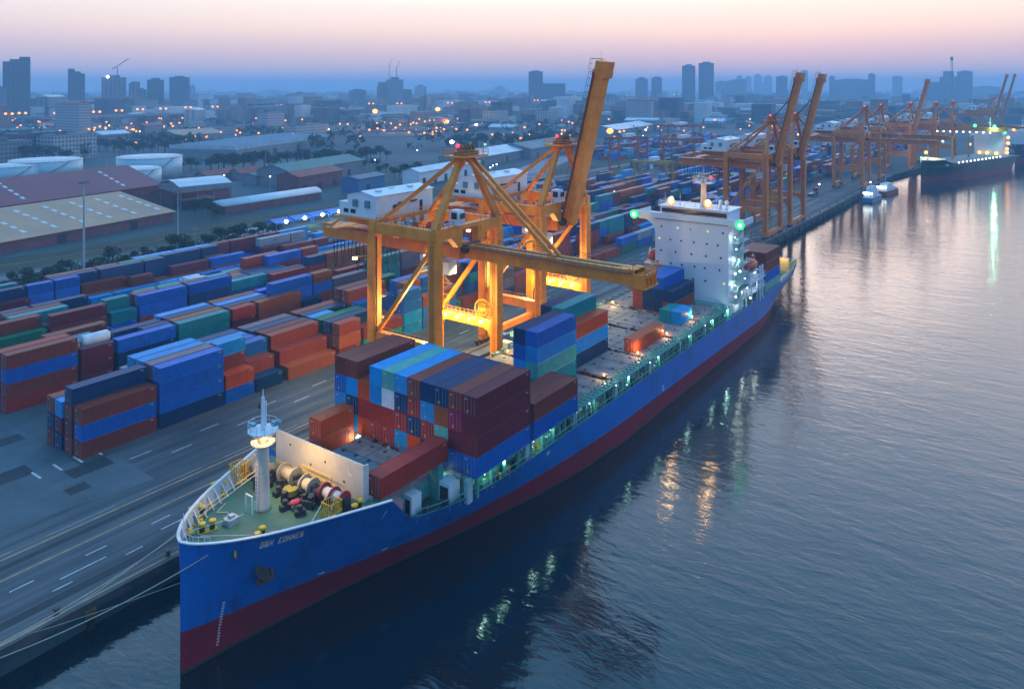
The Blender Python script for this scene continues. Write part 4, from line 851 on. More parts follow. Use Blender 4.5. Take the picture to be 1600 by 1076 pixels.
# ---------------------------------------------------------------- quay cranes
def crane_paint(name, c, d): return mat(name, c, .5, var=.14, scale=.35, dirt=d)
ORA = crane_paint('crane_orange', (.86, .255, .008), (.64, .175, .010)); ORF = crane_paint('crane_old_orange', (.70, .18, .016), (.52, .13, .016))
HW = mat('house_white', (.62, .66, .72), .5, var=.06, scale=.4); GLS = mat('cab_glass', (.02, .03, .04), .1); CABLE = mat('steel_cable', (.06, .06, .065), .6)
WALKM = mat('walkway_steel', (.20, .10, .05), .7, var=.3, scale=2)
FLD = lampmat('portal_floodlamp', (1.0, .75, .35), 8)
SEA, INL = 91.0, 106.5
def crane(x0, x1, raised, label, M_, lit=False, sea=SEA, inl=INL, detail=True, rot=None, boomlen=35.3, group='ship to shore cranes on the quay'):
    xc = (x0 + x1) / 2; t = thing('quay_crane', label, 'crane', (xc, (sea + inl) / 2, LAND), group)
    P = lambda n, m, mm=M_, par=t: part(n, m, mm, par)
    for x in (x0, x1):
        for y in (sea, inl):
            m = MB(); m.beam((x, y, 4.9), (x, y, 33.6), 1.9, 1.7, 0, 2.0, 1.9, up=(0, 1, 0)); P('leg', m)
    for y in (sea, inl):
        P('sill_beam', MB().box(x0 - 1.5, x1 + 1.5, y - .55, y + .55, 4.2, 5.6))
        for x in (x0, x1):
            b = MB()
            for k in (-2.4, -.8, .8, 2.4): b.lathe((x + k, y, LAND + .45), [(.4, -.2), (.4, .2)], 10, 0, 'y')
            b.box(x - 2.9, x + 2.9, y - .4, y + .4, LAND + .7, LAND + 1.25); P('bogie', b, DARK)
    for x in (x0, x1):                                    # portal tie with curved haunches
        a, b2 = sea + .9, inl - .9
        pts = [(a, 15.0), (b2, 15.0), (b2, 11.2), (b2 - .25, 11.9), (b2 - .8, 12.7), (b2 - 1.8, 13.2), (a + 1.8, 13.2), (a + .8, 12.7), (a + .25, 11.9), (a, 11.2)]
        m = MB(); m.xprism([(b2, 15.0), (a, 15.0), (a, 13.2), (b2, 13.2)], x - .65, x + .65); m.xprism([(a, 13.2), (a, 11.0), (a + .35, 11.9), (a + .9, 12.7), (a + 2.0, 13.2)], x - .65, x + .65); m.xprism([(b2, 11.0), (b2, 13.2), (b2 - 2.0, 13.2), (b2 - .9, 12.7), (b2 - .35, 11.9)], x - .65, x + .65)
        P('portal_beam', m)
        P('diagonal_brace', MB().beam((x, inl - .8, 14.6), (x, sea + .9, 32.0), .75, .75))
        m = MB(); m.beam((x, sea - .9, 34.6), (x, inl + .9, 34.6), 1.5, 2.0, up=(0, 0, 1)); P('top_beam', m)
    def cross(y, hz):
        m = MB(); m.box(x0 - .9, xc - 3.2, y - .8, y + .8, 33.7, 35.7); m.box(xc + 3.2, x1 + .9, y - .8, y + .8, 33.7, 35.7); m.box(xc - 3.2, xc + 3.2, y - .8, y + .8, 34.9, 35.7)
        for s in (-1, 1): m.yprism([(xc + s * 3.2, 35.7), (xc + s * 5.6, 33.8), (xc + s * 3.4, 31.6), (xc + s * 2.4, 31.6), (xc + s * 2.2, 34.9)], y - .7, y + .7)
        return m
    P('cross_beam', cross(sea, 0)); P('cross_beam', cross(inl, 0))
    g = MB(); g.box(xc - 1.7, xc + 1.7, sea + .6, 130.0 + inl - 106.5, 29.0, 31.9); gd = P('main_girder', g)
    wk = MB(); wk.box(xc - 2.5, xc - 1.7, sea + .6, 130 + inl - 106.5, 31.6, 31.7)
    if detail: rail(wk, [(xc - 2.5, sea + .6, 31.7), (xc - 2.5, 130 + inl - 106.5, 31.7)], 1.0, .045, 2)
    part('girder_walkway', wk, WALKM, gd)
    m = MB()
    for k in range(9 if detail else 5):
        y = inl + 1 + k * 2.3; m.path([(xc - 1.2, y, 29), (xc - 1.3, y + .3, 25.4 - (k % 3)), (xc - 1.0, y + 1.0, 24.8 - (k % 3)), (xc - .9, y + 1.5, 26.5), (xc - .8, y + 1.7, 29)], .12, 4)
    P('festoon_cable', m, DARK)
    # boom
    bo = MB(); L = boomlen
    bo.box(xc - 1.6, xc + 1.6, sea - .6 - L, sea - .6, 29.4, 31.9); bo.box(xc - 1.8, xc + 1.8, sea - .6 - L, sea - .6 - L + 1.4, 28.85, 32.1)
    wk = MB(); wk.box(xc - 2.4, xc - 1.6, sea - L, sea - 1, 31.5, 31.62); wk.box(xc + 1.6, xc + 2.4, sea - L, sea - 1, 31.5, 31.62); wk.box(xc - .5, xc + .5, sea - L + 3, sea - 2, 31.9, 31.96)
    if detail:
        for s in (-2.4, 2.4): rail(wk, [(xc + s, sea - L, 31.6), (xc + s, sea - 1, 31.6)], 1.0, .05, 1.5)
    tip = MB(); tip.box(xc - 2.4, xc + 2.4, sea - L - 2.8, sea - L - .5, 29.3, 29.5)
    for k in (-2, -.7, .7, 2): tip.box(xc + k - .12, xc + k + .12, sea - L - 2.6, sea - L - .5, 29.5, 31.6)
    tip.box(xc - 2.2, xc + 2.2, sea - L - 2.6, sea - L - 2.4, 31.0, 31.6); rail(tip, [(xc - 2.4, sea - L - .5, 31.9), (xc - 2.4, sea - L - 2.8, 31.9), (xc + 2.4, sea - L - 2.8, 31.9), (xc + 2.4, sea - L - .5, 31.9)], 1, .05, 1)
    tip.tube((xc + 1, sea - L - 2, 31.6), (xc + 1, sea - L - 4.6, 32.6), .05, .03, 4)
    X = Matrix.Identity(4)
    if raised:
        h = Vector((xc, sea - .9, 31.2)); X = Matrix.Translation(h) @ Matrix.Rotation(R(-raised), 4, 'X') @ Matrix.Translation(-h)
    for mm in (bo, wk, tip): mm.xf(X)
    b_ = P('boom', bo); part('boom_walkway', wk, WALKM, b_); part('boom_tip_frame', tip, M_, b_)
    hinge = MB().lathe((xc, sea - .9, 31.2), [(.9, -2.2), (.9, 2.2)], 12, 0, 'x'); P('boom_hinge', hinge, DARK)
    # apex frame
    ap = Vector((xc, sea + .4, 48.6))
    for s, x in ((-1, x0), (1, x1)):
        P('apex_leg', MB().beam((x, sea, 35.5), (xc + s * 1.5, sea + .4, 48.2), 1.25, 1.25, 0, 1.0, 1.0)); P('backstay', MB().beam((x - s * 2.2, inl, 35.5), (xc + s * 1.2, sea + 1.2, 48.0), .75, .75))
    m = MB().box(xc - 3.6, xc + 3.6, sea - 2.2, sea + 3, 48.2, 48.55); rail(m, [(xc - 3.6, sea - 2.2, 48.55), (xc + 3.6, sea - 2.2, 48.55), (xc + 3.6, sea + 3, 48.55), (xc - 3.6, sea + 3, 48.55), (xc - 3.6, sea - 2.2, 48.55)], 1.1, .06, 1.2)
    ap_ = P('apex_platform', m)
    m = MB()
    for k in (-1.5, -.5, .5, 1.5): m.lathe((xc + k, sea + .3, 49.6), [(.9, -.15), (.9, .15)], 12, 0, 'x')
    m.box(xc - 2.2, xc + 2.2, sea - .9, sea + 1.6, 48.55, 49.2).beam((xc - .6, sea + .4, 49), (xc + 1.5, sea - .6, 51), .2, .3); part('sheave_block', m, WALKM, ap_)
    part('aviation_lamp', MB().ball((xc - 2.6, sea + .2, 50.4), .38, 0, 10, 6), REDL, ap_)
    if raised:
        q = X @ Vector((xc, sea - 15, 31.9)); P('forestay', MB().beam((xc + 1.1, sea - .5, 48.2), q, .4, .5).beam((xc - 1.1, sea - .5, 48.2), q, .4, .5))
        m = MB()
        for k in (-.9, -.3, .3, .9): m.tube((xc + k, sea - .2, 49.6), X @ Vector((xc + k, sea - 27, 31.9)), .06, .06, 4)
        P('hoist_rope', m, CABLE)
    else:
        P('forestay', MB().beam((xc - .9, sea - .3, 48.2), (xc - .9, sea - 20, 32.0), .5, .6).beam((xc + .9, sea - .3, 48.2), (xc + .9, sea - 20, 32.0), .5, .6))
        m = MB()
        for k in (-.6, .6): m.tube((xc + k, sea + .2, 49.6), (xc + k, sea - 13, 32.0), .06, .06, 4)
        P('hoist_rope', m, CABLE)
    # machinery house over the landside portal
    a, b2, c, d = x0 + .8, x1 - 1.2, inl + .4, inl + 8.4
    hs = MB(); hs.xprism([(c, 35.9), (d, 35.9), (d, 40.2), ((c + d) / 2, 40.9), (c, 40.2)], a, b2); ho_ = P('machinery_house', hs, HW)
    hr_ = MB(); hr_.add([(a - .3, c - .3, 40.28), (b2 + .3, c - .3, 40.28), (b2 + .3, (c + d) / 2, 41.08), (a - .3, (c + d) / 2, 41.08), (a - .3, d + .3, 40.28), (b2 + .3, d + .3, 40.28)], [(0, 1, 2, 3), (3, 2, 5, 4)])
    for k in range(3): hr_.cbox((a + 3 + 4.5 * k, (c + d) / 2 - 1.6 + (k % 2), 41.0), (1.2, .9, .3))
    part('house_roof', hr_, mat('roof_white', (.66, .7, .76), .5, var=.1), ho_)
    part('annex', MB().box(a, b2 - 6, d, d + 2.4, 35.9, 38.6), HW, ho_)
    for y in (c + 2.2, c + 5.6): part('vent_box', MB().box(a - .45, a, y - .55, y + .55, 37.9, 39.3), mat('vent_green', (.10, .22, .24), .5), ho_)
    for y in (d + .4, d - 1.6): part('window', MB().box(a - .03, a, y - .7, y + .7, 36.5, 37.3), GLS, ho_)
    part('door', MB().box(b2 - 4.0, b2 - 3.1, c - .03, c, 36.0, 38.2), DARK, ho_); part('pipe_duct', MB().box(a + 6, b2 - 5, c - .3, c, 38.2, 38.5).box(a + 4.6, a + 6, c - .3, c, 37.4, 38.1), DARK, ho_)
    m = MB().box(a - 1, b2 + 1, c - 1.2, d + 2.8, 35.6, 35.88)
    if detail: rail(m, [(a - 1, c - 1.2, 35.88), (b2 + 1, c - 1.2, 35.88)], 1.1, .045, 1.1)
    m.box(a - 1, b2 + 1, d + 2.8, d + 5.6, 33.0, 33.2); m.beam((a, d + 2, 35), (a, d + 5.4, 33.1), .3, .4); m.beam((b2, d + 2, 35), (b2, d + 5.4, 33.1), .3, .4); P('house_deck', m)
    for x in (x0 + 4, x1 - 4): P('deck_girder', MB().box(x - .6, x + .6, inl + .8, d + 3, 34.0, 35.6))
    # cab on the sea side, trolley
    cb = P('checker_cabin', MB().xprism([(sea - 1.6, 36.0), (sea + .4, 36.0), (sea + .4, 38.7), (sea - 1.4, 38.7), (sea - 1.9, 37.6)], xc - 4.8, xc - 2.8), HW)
    part('window', MB().box(xc - 4.84, xc - 4.8, sea - 1.4, sea - .1, 37.1, 38.3).box(xc - 4.5, xc - 3.0, sea - 1.95, sea - 1.9, 37.2, 38.2), GLS, cb)
    m = MB(); rail(m, [(x0, sea - .7, 35.7), (xc - 3.4, sea - .7, 35.7)], 1, .045, 1.2); rail(m, [(xc + 3.2, sea - .7, 35.7), (x1, sea - .7, 35.7)], 1, .045, 1.2); P('beam_railing', m, WALKM)
    ty = sea + 8
    P('trolley', MB().box(xc - 2.3, xc + 2.3, ty - 2, ty + 2, 27.6, 28.9).box(xc - .5, xc + 1.8, ty - 3.8, ty - 1.8, 25.2, 27.6), HW)
    sp_ = MB().box(xc - 6.1, xc + 6.1, ty - .35, ty + .35, 25.6, 26.1)
    for sx_ in (-1.5, 1.5):
        for sy in (-.8, .8): sp_.tube((xc + sx_, ty + sy, 28), (xc + sx_, ty + sy * .5, 26), .05, .05, 4)
    P('spreader', sp_, YELD)
    if detail:
        for x in (x0, x1):
            q = MB()
            for s in (-.25, .25): q.tube((x - 1.05, sea + s, 6), (x - 1.05, sea + s, 33), .04, .04, 4)
            for k in range(60): q.tube((x - 1.05, sea - .25, 6.3 + .45 * k), (x - 1.05, sea + .25, 6.3 + .45 * k), .025, .025, 3)
            P('leg_ladder', q, WALKM); q = MB(); rail(q, [(x - .6, sea + 1, 35.6), (x - .6, inl - 1, 35.6)], 1.0, .045, 1.3); P('top_railing', q, WALKM); P('cable_pipe', MB().tube((x - .5, inl - 1.1, 5), (x - .5, inl - 1.1, 33), .12, .12, 6), DARK)
        for k in range(5): P('junction_box', MB().box(x0 + 2 + k * 2.6, x0 + 3.2 + k * 2.6, inl - 1.5, inl - .85, 34.2, 35.4), SHG)
        st = MB(); z = 15.2; s = 1
        while z < 33:
            st.beam((x1 + 1.2, inl - 1 - s * 1.4, z), (x1 + 1.2, inl - 1 + s * 1.4, z + 2.4), .7, .12); st.box(x1 + .8, x1 + 1.7, inl - 3.1, inl + 1.1, z + 2.38, z + 2.45); z += 2.4; s = -s
        P('stairway', st, WALKM)
        pr_ = MB()
        for x in (x0, x1): rail(pr_, [(x - .6, sea + 1, 15.0), (x - .6, inl - 1, 15.0)], 1.1, .05, 1.1)
        P('portal_railing', pr_, M_)
        rl = MB(); rc = (x1 - 1.1, sea + 2.6, 16.9)
        for k in range(24):
            a_ = k * math.pi / 12; b_2 = a_ + math.pi / 12
            pa = [(rc[0], rc[1] + 2.0 * math.cos(q), rc[2] + 2.0 * math.sin(q)) for q in (a_, b_2)]; rl.tube(pa[0], pa[1], .09, .09, 5); rl.tube(rc, pa[0], .04, .04, 4)
            rl.tube((rc[0], rc[1] + 1.1 * math.cos(a_), rc[2] + 1.1 * math.sin(a_)), (rc[0], rc[1] + 1.1 * math.cos(b_2), rc[2] + 1.1 * math.sin(b_2)), .08, .08, 5)
        P('cable_reel', rl, YELD)
        bx_ = MB()
        for z in (17.0, 21.0): bx_.box(x0 + .9, x0 + 2.2, inl - .9, inl + 1.2, z, z + .15); rail(bx_, [(x0 + 2.2, inl - .9, z + .15), (x0 + 2.2, inl + 1.2, z + .15)], 1.0, .04, .7)
        P('leg_platform', bx_, M_)
    if lit:
        for k in range(4):
            y = inl - 3.0 - k * 3.1; part('portal_floodlight', MB().lathe((x1 - .95, y, 14.2), [(.12, .25), (.34, 0), (.34, -.1)], 12, 0, 'x'), FLD, t)
            light('portal_light', (x1 - 1.9, y, 14.3), 800, (1, .74, .20), t, .25)
        light('girder_light', (xc, inl - 4, 27.5), 6500, (1, .78, .22), t, .4, 150, (xc, inl - 5, 3)); light('girder_light', (xc + 3, sea + 3, 27.0), 5500, (1, .78, .22), t, .4, 150, (xc + 2, sea + 5, 3))
        light('leg_light', (xc - 2, inl - 7, 17), 7000, (1, .74, .20), t, .4); part('girder_floodlight', MB().box(xc - 2.4, xc - 1.7, inl - 7.4, inl - 6.6, 28.3, 28.9), FLD, t)
        light('apron_light', (x0 - 3.2, inl + 2, 28.5), 8000, (1, .66, .25), t, .4, 120, (x0 - 16, inl + 9, 3)); part('girder_floodlight', MB().box(x0 - 3.4, x0 - 2.9, inl + 1.6, inl + 2.4, 28.7, 29.1), FLD, t); part('lamp_bracket', MB().beam((x0 - .8, inl + .5, 29.2), (x0 - 3.3, inl + 2.1, 29.2), .25, .25), M_, t)
    return t
crane(103.0, 121.3, 0, 'orange quay crane with its boom lowered over the foreground ship', ORA, True)
crane(137.2, 156.4, 76, 'orange quay crane with boom raised high, right behind the lowered crane', ORA, True)
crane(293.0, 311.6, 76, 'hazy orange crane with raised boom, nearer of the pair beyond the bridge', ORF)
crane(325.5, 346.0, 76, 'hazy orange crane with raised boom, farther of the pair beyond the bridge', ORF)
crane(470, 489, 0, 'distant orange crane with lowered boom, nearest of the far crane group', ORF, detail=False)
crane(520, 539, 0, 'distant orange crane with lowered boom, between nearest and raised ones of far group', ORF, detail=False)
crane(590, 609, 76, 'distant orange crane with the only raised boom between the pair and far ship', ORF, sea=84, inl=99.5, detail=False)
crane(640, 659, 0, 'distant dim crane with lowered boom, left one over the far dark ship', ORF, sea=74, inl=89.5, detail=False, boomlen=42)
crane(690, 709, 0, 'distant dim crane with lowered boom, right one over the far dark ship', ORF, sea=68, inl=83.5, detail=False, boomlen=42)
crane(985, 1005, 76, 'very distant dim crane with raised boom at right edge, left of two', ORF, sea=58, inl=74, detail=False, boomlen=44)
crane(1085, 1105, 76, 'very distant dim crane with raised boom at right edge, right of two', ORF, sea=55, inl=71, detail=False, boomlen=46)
# far cranes get their floodlights as a row of small lamps on the girders
LW = MB().ball((0, 0, 0), .55, 0, 8, 5).mesh('girder_lamp', lampmat('far_white_lamp', (.85, .95, 1.0), 6))
# gantry cranes over the far stacks
def gantry(x, y, span, label, M_, h=21, dx=9):
    t = thing('yard_gantry', label, 'gantry crane', (x, y, LAND), 'gantry cranes over the far yard')
    for a in (0, dx):
        for b in (0, span): part('leg', MB().beam((x + a, y + b, LAND + 1), (x + a, y + b, LAND + h), 1.1, 1.0), M_, t)
        part('girder', MB().box(x + a - .7, x + a + .7, y - 1, y + span + 1, LAND + h - 1.6, LAND + h), M_, t)
    for b in (0, span): part('sill_beam', MB().box(x - 1, x + dx + 1, y + b - .5, y + b + .5, LAND + .9, LAND + 2), M_, t)
    part('trolley', MB().box(x, x + dx, y + span * .4, y + span * .55, LAND + h, LAND + h + 2.2), HW, t); part('operator_cab', MB().box(x - 1.4, x, y + span * .4, y + span * .47, LAND + h - 4.2, LAND + h - 1.7), HW, t)
    return t
REDO = crane_paint('gantry_red', (.40, .09, .03), (.26, .07, .03)); GY = crane_paint('gantry_yellow', (.42, .26, .05), (.3, .18, .05))
gantry(470, 232, 22, 'tall reddish gantry crane, leftmost over the far stacks', REDO, 24, 14); gantry(480, 196, 22, 'tall reddish gantry crane, between leftmost and the yellow one', REDO, 24, 14)
gantry(400, 180, 20, 'low pale yellow gantry crane standing in front of red ones', GY, 16); gantry(520, 160, 22, 'reddish gantry crane nearest to the hazy crane pair', REDO, 22, 12); gantry(610, 250, 30, 'far dim gantry crane behind the white machinery houses', REDO, 26, 16)
# hatch covers and gear on the quay, vehicles under the cranes
HCV = mat('stacked_hatch_teal', (.16, .36, .33), .6, var=.25, scale=.5)
for k, (x, y, n) in enumerate(((158, 95.5, 1), (146.5, 99.8, 2))):
    for q in range(n): solo('hatch_cover', MB().box(x - 6, x + 6, y - 3.6, y + 3.6, LAND + .3 + q * .7, LAND + .92 + q * .7).box(x - 5, x - 4.4, y - 3, y + 3, LAND + .004 + q * .7, LAND + .3 + q * .7).box(x + 4.4, x + 5, y - 3, y + 3, LAND + .004 + q * .7, LAND + .3 + q * .7), HCV, ['greenish hatch cover lying alone on the quay under the raised crane', 'lower greenish hatch cover of the two laid on each other by the crane', 'upper greenish hatch cover of the two laid on each other by the crane'][k + q], 'hatch cover', (x, y, LAND), 'hatch covers laid on the quay')
TYRE = RUB; GREYT = mat('truck_grey', (.10, .12, .15), .45)
def truck(x, y, colm, label, load=None, rot=0):
    t = thing('container_truck', label, 'truck', (x, y, LAND), 'trucks on the port roads')
    c = part('cab', MB().yprism([(x + 4.6, LAND + .9), (x + 6.9, LAND + .9), (x + 6.9, LAND + 2.0), (x + 6.6, LAND + 3.3), (x + 4.6, LAND + 3.4)], y - 1.2, y + 1.2), colm, t)
    part('windscreen', MB().box(x + 6.78, x + 6.86, y - 1.05, y + 1.05, LAND + 2.1, LAND + 2.9), GLS, c)
    part('trailer', MB().box(x - 7, x + 4.4, y - 1.2, y + 1.2, LAND + 1.05, LAND + 1.35).box(x - 7, x + 6, y - .5, y + .5, LAND + .75, LAND + 1.05), GREYT, t)
    for a in (-6, -4.7, 3.2, 5.8):
        for s in (-1, 1): part('wheel', MB().lathe((x + a, y + s * 1.0, LAND + .5), [(.5, -.16), (.5, .16)], 12, 0, 'y'), TYRE, t)
    for s in (-.9, .9): part('headlight', MB().box(x + 6.9, x + 6.94, y + s - .2, y + s + .2, LAND + 1.1, LAND + 1.4), lampmat('headlight_glow', (1, .9, .7), 12), t)
    if rot: t.rotation_euler = (0, 0, rot)
    return t
truck(127.5, 97.2, mat('cab_white', (.55, .57, .6), .4), 'white cab truck with empty trailer beneath the lit portal beam'); truck(131.5, 101.0, mat('cab_blue', (.05, .12, .3), .4), 'blue cab truck with empty trailer waiting behind the lit portal'); truck(113, 101.5, mat('cab_yellow', (.5, .3, .02), .4), 'yellow cab truck with empty trailer below the nearer crane girder')
truck(258, 112, mat('cab_white', (.55, .57, .6), .4), 'white cab truck driving on the road beyond the bridge', rot=R(180)); truck(430, 108, mat('cab_red', (.3, .04, .03), .4), 'red cab truck far along the quay near the far cranes')
def forklift(x, y, label):
    t = thing('forklift', label, 'forklift', (x, y, LAND)); part('body', MB().box(x - 1.6, x + 1.2, y - .9, y + .9, LAND + .5, LAND + 1.6).box(x - 1.6, x - .9, y - .9, y + .9, LAND + 1.6, LAND + 1.9), YELD, t)
    part('cage', MB().box(x - .8, x - .7, y - .8, y + .8, LAND + 1.6, LAND + 2.7).box(x + .7, x + .8, y - .8, y + .8, LAND + 1.6, LAND + 2.7).box(x - .8, x + .8, y - .85, y + .85, LAND + 2.7, LAND + 2.8), DARK, t)
    part('mast', MB().box(x + 1.2, x + 1.4, y - .5, y - .35, LAND + .2, LAND + 3.4).box(x + 1.2, x + 1.4, y + .35, y + .5, LAND + .2, LAND + 3.4).box(x + 1.4, x + 2.6, y - .45, y - .3, LAND + .2, LAND + .3).box(x + 1.4, x + 2.6, y + .3, y + .45, LAND + .2, LAND + .3), YELD, t)
    for a in (-1, .8):
        for s in (-.8, .8): part('wheel', MB().lathe((x + a, y + s, LAND + .4), [(.4, -.14), (.4, .14)], 12, 0, 'y'), TYRE, t)
forklift(123.5, 94.2, 'yellow forklift standing on the lit quay below the portal beam'); forklift(118, 103.6, 'yellow forklift parked behind the trailer under the nearer crane')
for c_ in [o for o in COL.objects if o.name.startswith('quay_crane') and o.location.x in (529.5, 649.5)]:
    for k in range(9): inst('boom_lamp', LW, c_, (c_.location.x, c_.location.y - 8 - 4.2 * k, 28.4))
# ---------------------------------------------------------------- other vessels
def vessel(base, ang, L, B, D, label, hm_, bm_, acc_at, acc_h, containers=True, group=None):
    t = thing('cargo_ship', label, 'ship', (base[0], base[1], 0), group); M4 = Matrix.Translation((base[0], base[1], 0)) @ Matrix.Rotation(ang, 4, 'Z')
    us = [0, .02, .05, .1, .17, .26, .4, .6, .8, .9, .96, 1.0]; hb = [.02, .25, .5, .74, .92, 1, 1, 1, 1, .95, .85, .7]; wb = [.01, .06, .16, .34, .6, .86, 1, 1, .95, .6, .25, .05]
    m = MB(); vs = []; n = 6
    for sg in (-1, 1):
        for u, h_, w_ in zip(us, hb, wb):
            tp = D + (3.2 if u < .13 else 0)
            for z, f_ in ((-1, 0), (0, 0), (3.8, .24), (3.81, .24), (tp * .75, .6), (tp, 1)): vs.append((L * u, sg * B / 2 * (w_ + (h_ - w_) * f_), z))
    for s_ in range(2):
        o = s_ * len(us) * n
        for i in range(len(us) - 1):
            for k in range(n - 1): m.f.append((o + i * n + k, o + (i + 1) * n + k, o + (i + 1) * n + k + 1, o + i * n + k + 1)); m.m.append(1 if k < 2 else 0)
    o = len(us) * n
    for k in range(n - 1): e = (len(us) - 1) * n; m.f.append((e + k, o + e + k, o + e + k + 1, e + k + 1)); m.m.append(1 if k < 2 else 0)
    m.v = vs; m.xf(M4); part('hull', m, [hm_, bm_], t)
    part('deck', MB().prism([(L * u, -B / 2 * h_ + .1) for u, h_ in zip(us, hb)] + [(L * u, B / 2 * h_ - .1) for u, h_ in zip(us[::-1], hb[::-1])], D - 1.2, D - .8).xf(M4), DECK, t)
    a = L * acc_at
    ac = part('superstructure', MB().box(a, a + 11, -B * .4, B * .4, D - 1, D + acc_h).box(a - .3, a + 7, -B * .52, B * .52, D + acc_h - 2.6, D + acc_h - 1.2).box(a + 1, a + 9, -B * .34, B * .34, D + acc_h, D + acc_h + 2.6).xf(M4), ACC, t)
    part('bridge_window', MB().box(a + .95, a + 1, -B * .32, B * .32, D + acc_h + .9, D + acc_h + 2.1).xf(M4), GLS, ac)
    part('mast', MB().tube((a + 4, 0, D + acc_h + 2.6), (a + 4, 0, D + acc_h + 11), .4, .2).beam((a + 4, -2, D + acc_h + 7), (a + 4, 2, D + acc_h + 7), .3, .3).tube((10, 0, D + 1), (10, 0, D + 13), .35, .2).xf(M4), SHW, t)
    part('funnel', MB().box(a + 13, a + 18, -2.5, 2.5, D - 1, D + acc_h - 1).xf(M4), BLUE, t)
    part('hatch_cover', MB().box(L * .16, a - 4, -B * .42, B * .42, D - .8, D + 1.2).xf(M4), HATCH, t)
    cr_ = MB()
    for x in (L * .32, L * .5): cr_.tube((x, 0, D + 1), (x, 0, D + 16), .9, .7, 8).beam((x, 0, D + 13), (x + 12, 3, D + 19), .6, .8)
    part('deck_crane', cr_.xf(M4), GY, t)
    return t, M4, a
BLK_H = mat('hull_black_green', (.012, .03, .035), .5, var=.2, scale=.2); REDH = mat('boot_maroon', (.22, .03, .04), .6)
t2, M4, a2 = vessel((552, 72.0), R(-16.5), 146, 23, 11, 'dark hulled cargo ship moored beyond the far cranes, green floodlights on its bridge', BLK_H, REDH, .73, 17)
part('lit_breakwater', MB().box(17, 17.4, -8, 8, 11, 15).box(17.4, 19, -9, 9, 10.2, 11).xf(M4), SHW, t2)
LB = MB().ball((0, 0, 0), 1.1, 0, 10, 6)
GLM = LB.mesh('bridge_lamp', lampmat('far_green_lamp', (.05, 1, .25), 3.5)); OLM = LB.mesh('deck_lamp_orange', lampmat('far_orange_lamp', (1, .40, .07), 3.5)); WLM = LB.mesh('deck_lamp_white', lampmat('far_cold_lamp', (.9, 1, .92), 5))
for x, y, z, me in ((a2 - 2, -11.5, 29, GLM), (a2 - 2, -5, 33, GLM), (a2 - 2, 8, 33, GLM), (a2 + 3, -12, 25, OLM), (a2 + 3, -12, 21, OLM), (a2 + 1, -12, 17, OLM), (a2 + 4, -11, 14, OLM), (a2 - 1, 12, 19, OLM), (a2 - 2, -6, 13.5, OLM), (a2 - 2, 0, 13.5, OLM), (a2 - 2, 5, 13.5, OLM), (12, 2, 18.5, OLM)):
    inst('ship_lamp', me, t2, M4 @ Vector((x, y, z)))
for k in range(12):
    o = inst('rail_lamp', WLM, t2, M4 @ Vector((28 + 6.2 * k, -11.6, 12.0))); o.scale = (.45,) * 3
light('foredeck_light', M4 @ Vector((13, 2, 19)), 9000, (.95, 1, .35), t2, .5); light('bridge_light', M4 @ Vector((a2 - 6, -6, 32)), 9000, (.25, 1, .5), t2, .5)
t3, M43, a3 = vessel((735, 28.5), R(-22), 150, 24, 12, 'dim blue black ship at the right edge behind the green lit ship', mat('hull_navy', (.008, .02, .05), .5), REDH, .06, 15)
for x, y, z, me in ((6, -6, 30, GLM), (7, -12, 24, OLM), (7, 4, 27, OLM)): inst('ship_lamp', me, t3, M43 @ Vector((x, y, z)))
# workboats under the far cranes
def workboat(x, y, L, label, colm, big, ang=0):
    t = thing('workboat', label, 'boat', (x, y, 0), 'workboats moored by the far cranes'); M = Matrix.Translation((x, y, 0)) @ Matrix.Rotation(ang, 4, 'Z')
    B = L * .26
    part('hull', MB().prism([(-L / 2, -B * .42), (L * .2, -B / 2), (L * .5, 0), (L * .2, B / 2), (-L / 2, B * .42)], -.6, 2.2).xf(M), colm, t)
    c = part('deckhouse', MB().box(-L * .42, L * .08, -B * .36, B * .36, 2.2, 5.2 if big else 4.2).box(-L * .3, L * .02, -B * .28, B * .28, 5.2 if big else 4.2, 7.8 if big else 6.2).xf(M), HW, t)
    part('window', MB().box(L * .02, L * .02 + .05, -B * .25, B * .25, (6 if big else 4.8), (7.2 if big else 5.8)).xf(M), GLS, c); part('mast', MB().tube((-L * .2, 0, 7), (-L * .2, 0, 11), .15, .08).xf(M), SHW, t)
    for k in range(4): inst('deck_lamp', WLM, t, M @ Vector((-L * .45, -B * .3 + B * .2 * k, 4.6))).scale = (.55,) * 3
workboat(452, 82, 24, 'pale blue and white workboat with lit stern under the far cranes', mat('boat_blue', (.06, .16, .30), .5), True, R(-4)); workboat(486, 80, 28, 'dark flat workboat lying ahead of the pale blue one', REDH, False, R(-8))
# ---------------------------------------------------------------- railway, road, verge behind the yard
setting('service_road', MB().prism([(20, 257.5), (200, 257.5), (420, 262), (700, 262), (700, 268), (420, 268), (200, 264.5), (20, 264.5)], LAND, LAND + .02), mat('road_pale', (.11, .13, .145), .8, var=.25, scale=.1))
setting('verge_grass', MB().box(20, 560, 241, 257, LAND, LAND + .015).box(20, 560, 268.5, 292, LAND, LAND + .015), mat('grass_dark', (.025, .05, .025), .95, var=.6, scale=.12), 'stuff')
m = MB()
for y in (273, 276.8, 283, 286.8):
    for s in (-.75, .75): m.box(20, 620, y + s - .05, y + s + .05, LAND + .02, LAND + .16)
setting('railway_tracks', m, STEEL)
setting('river_inlet_yard', MB().prism([(300, 215), (330, 210), (470, 300), (560, 330), (540, 345), (430, 310)], LAND, LAND + .02), mat('pale_lot', (.20, .21, .23), .8, var=.2, scale=.05))
FENM = mat('fence_mesh_grey', (.07, .08, .09), .6)
fn_ = MB()
for k in range(110): fn_.box(40 + k * 3, 40.08 + k * 3, 240.4, 240.48, LAND, LAND + 2.2)
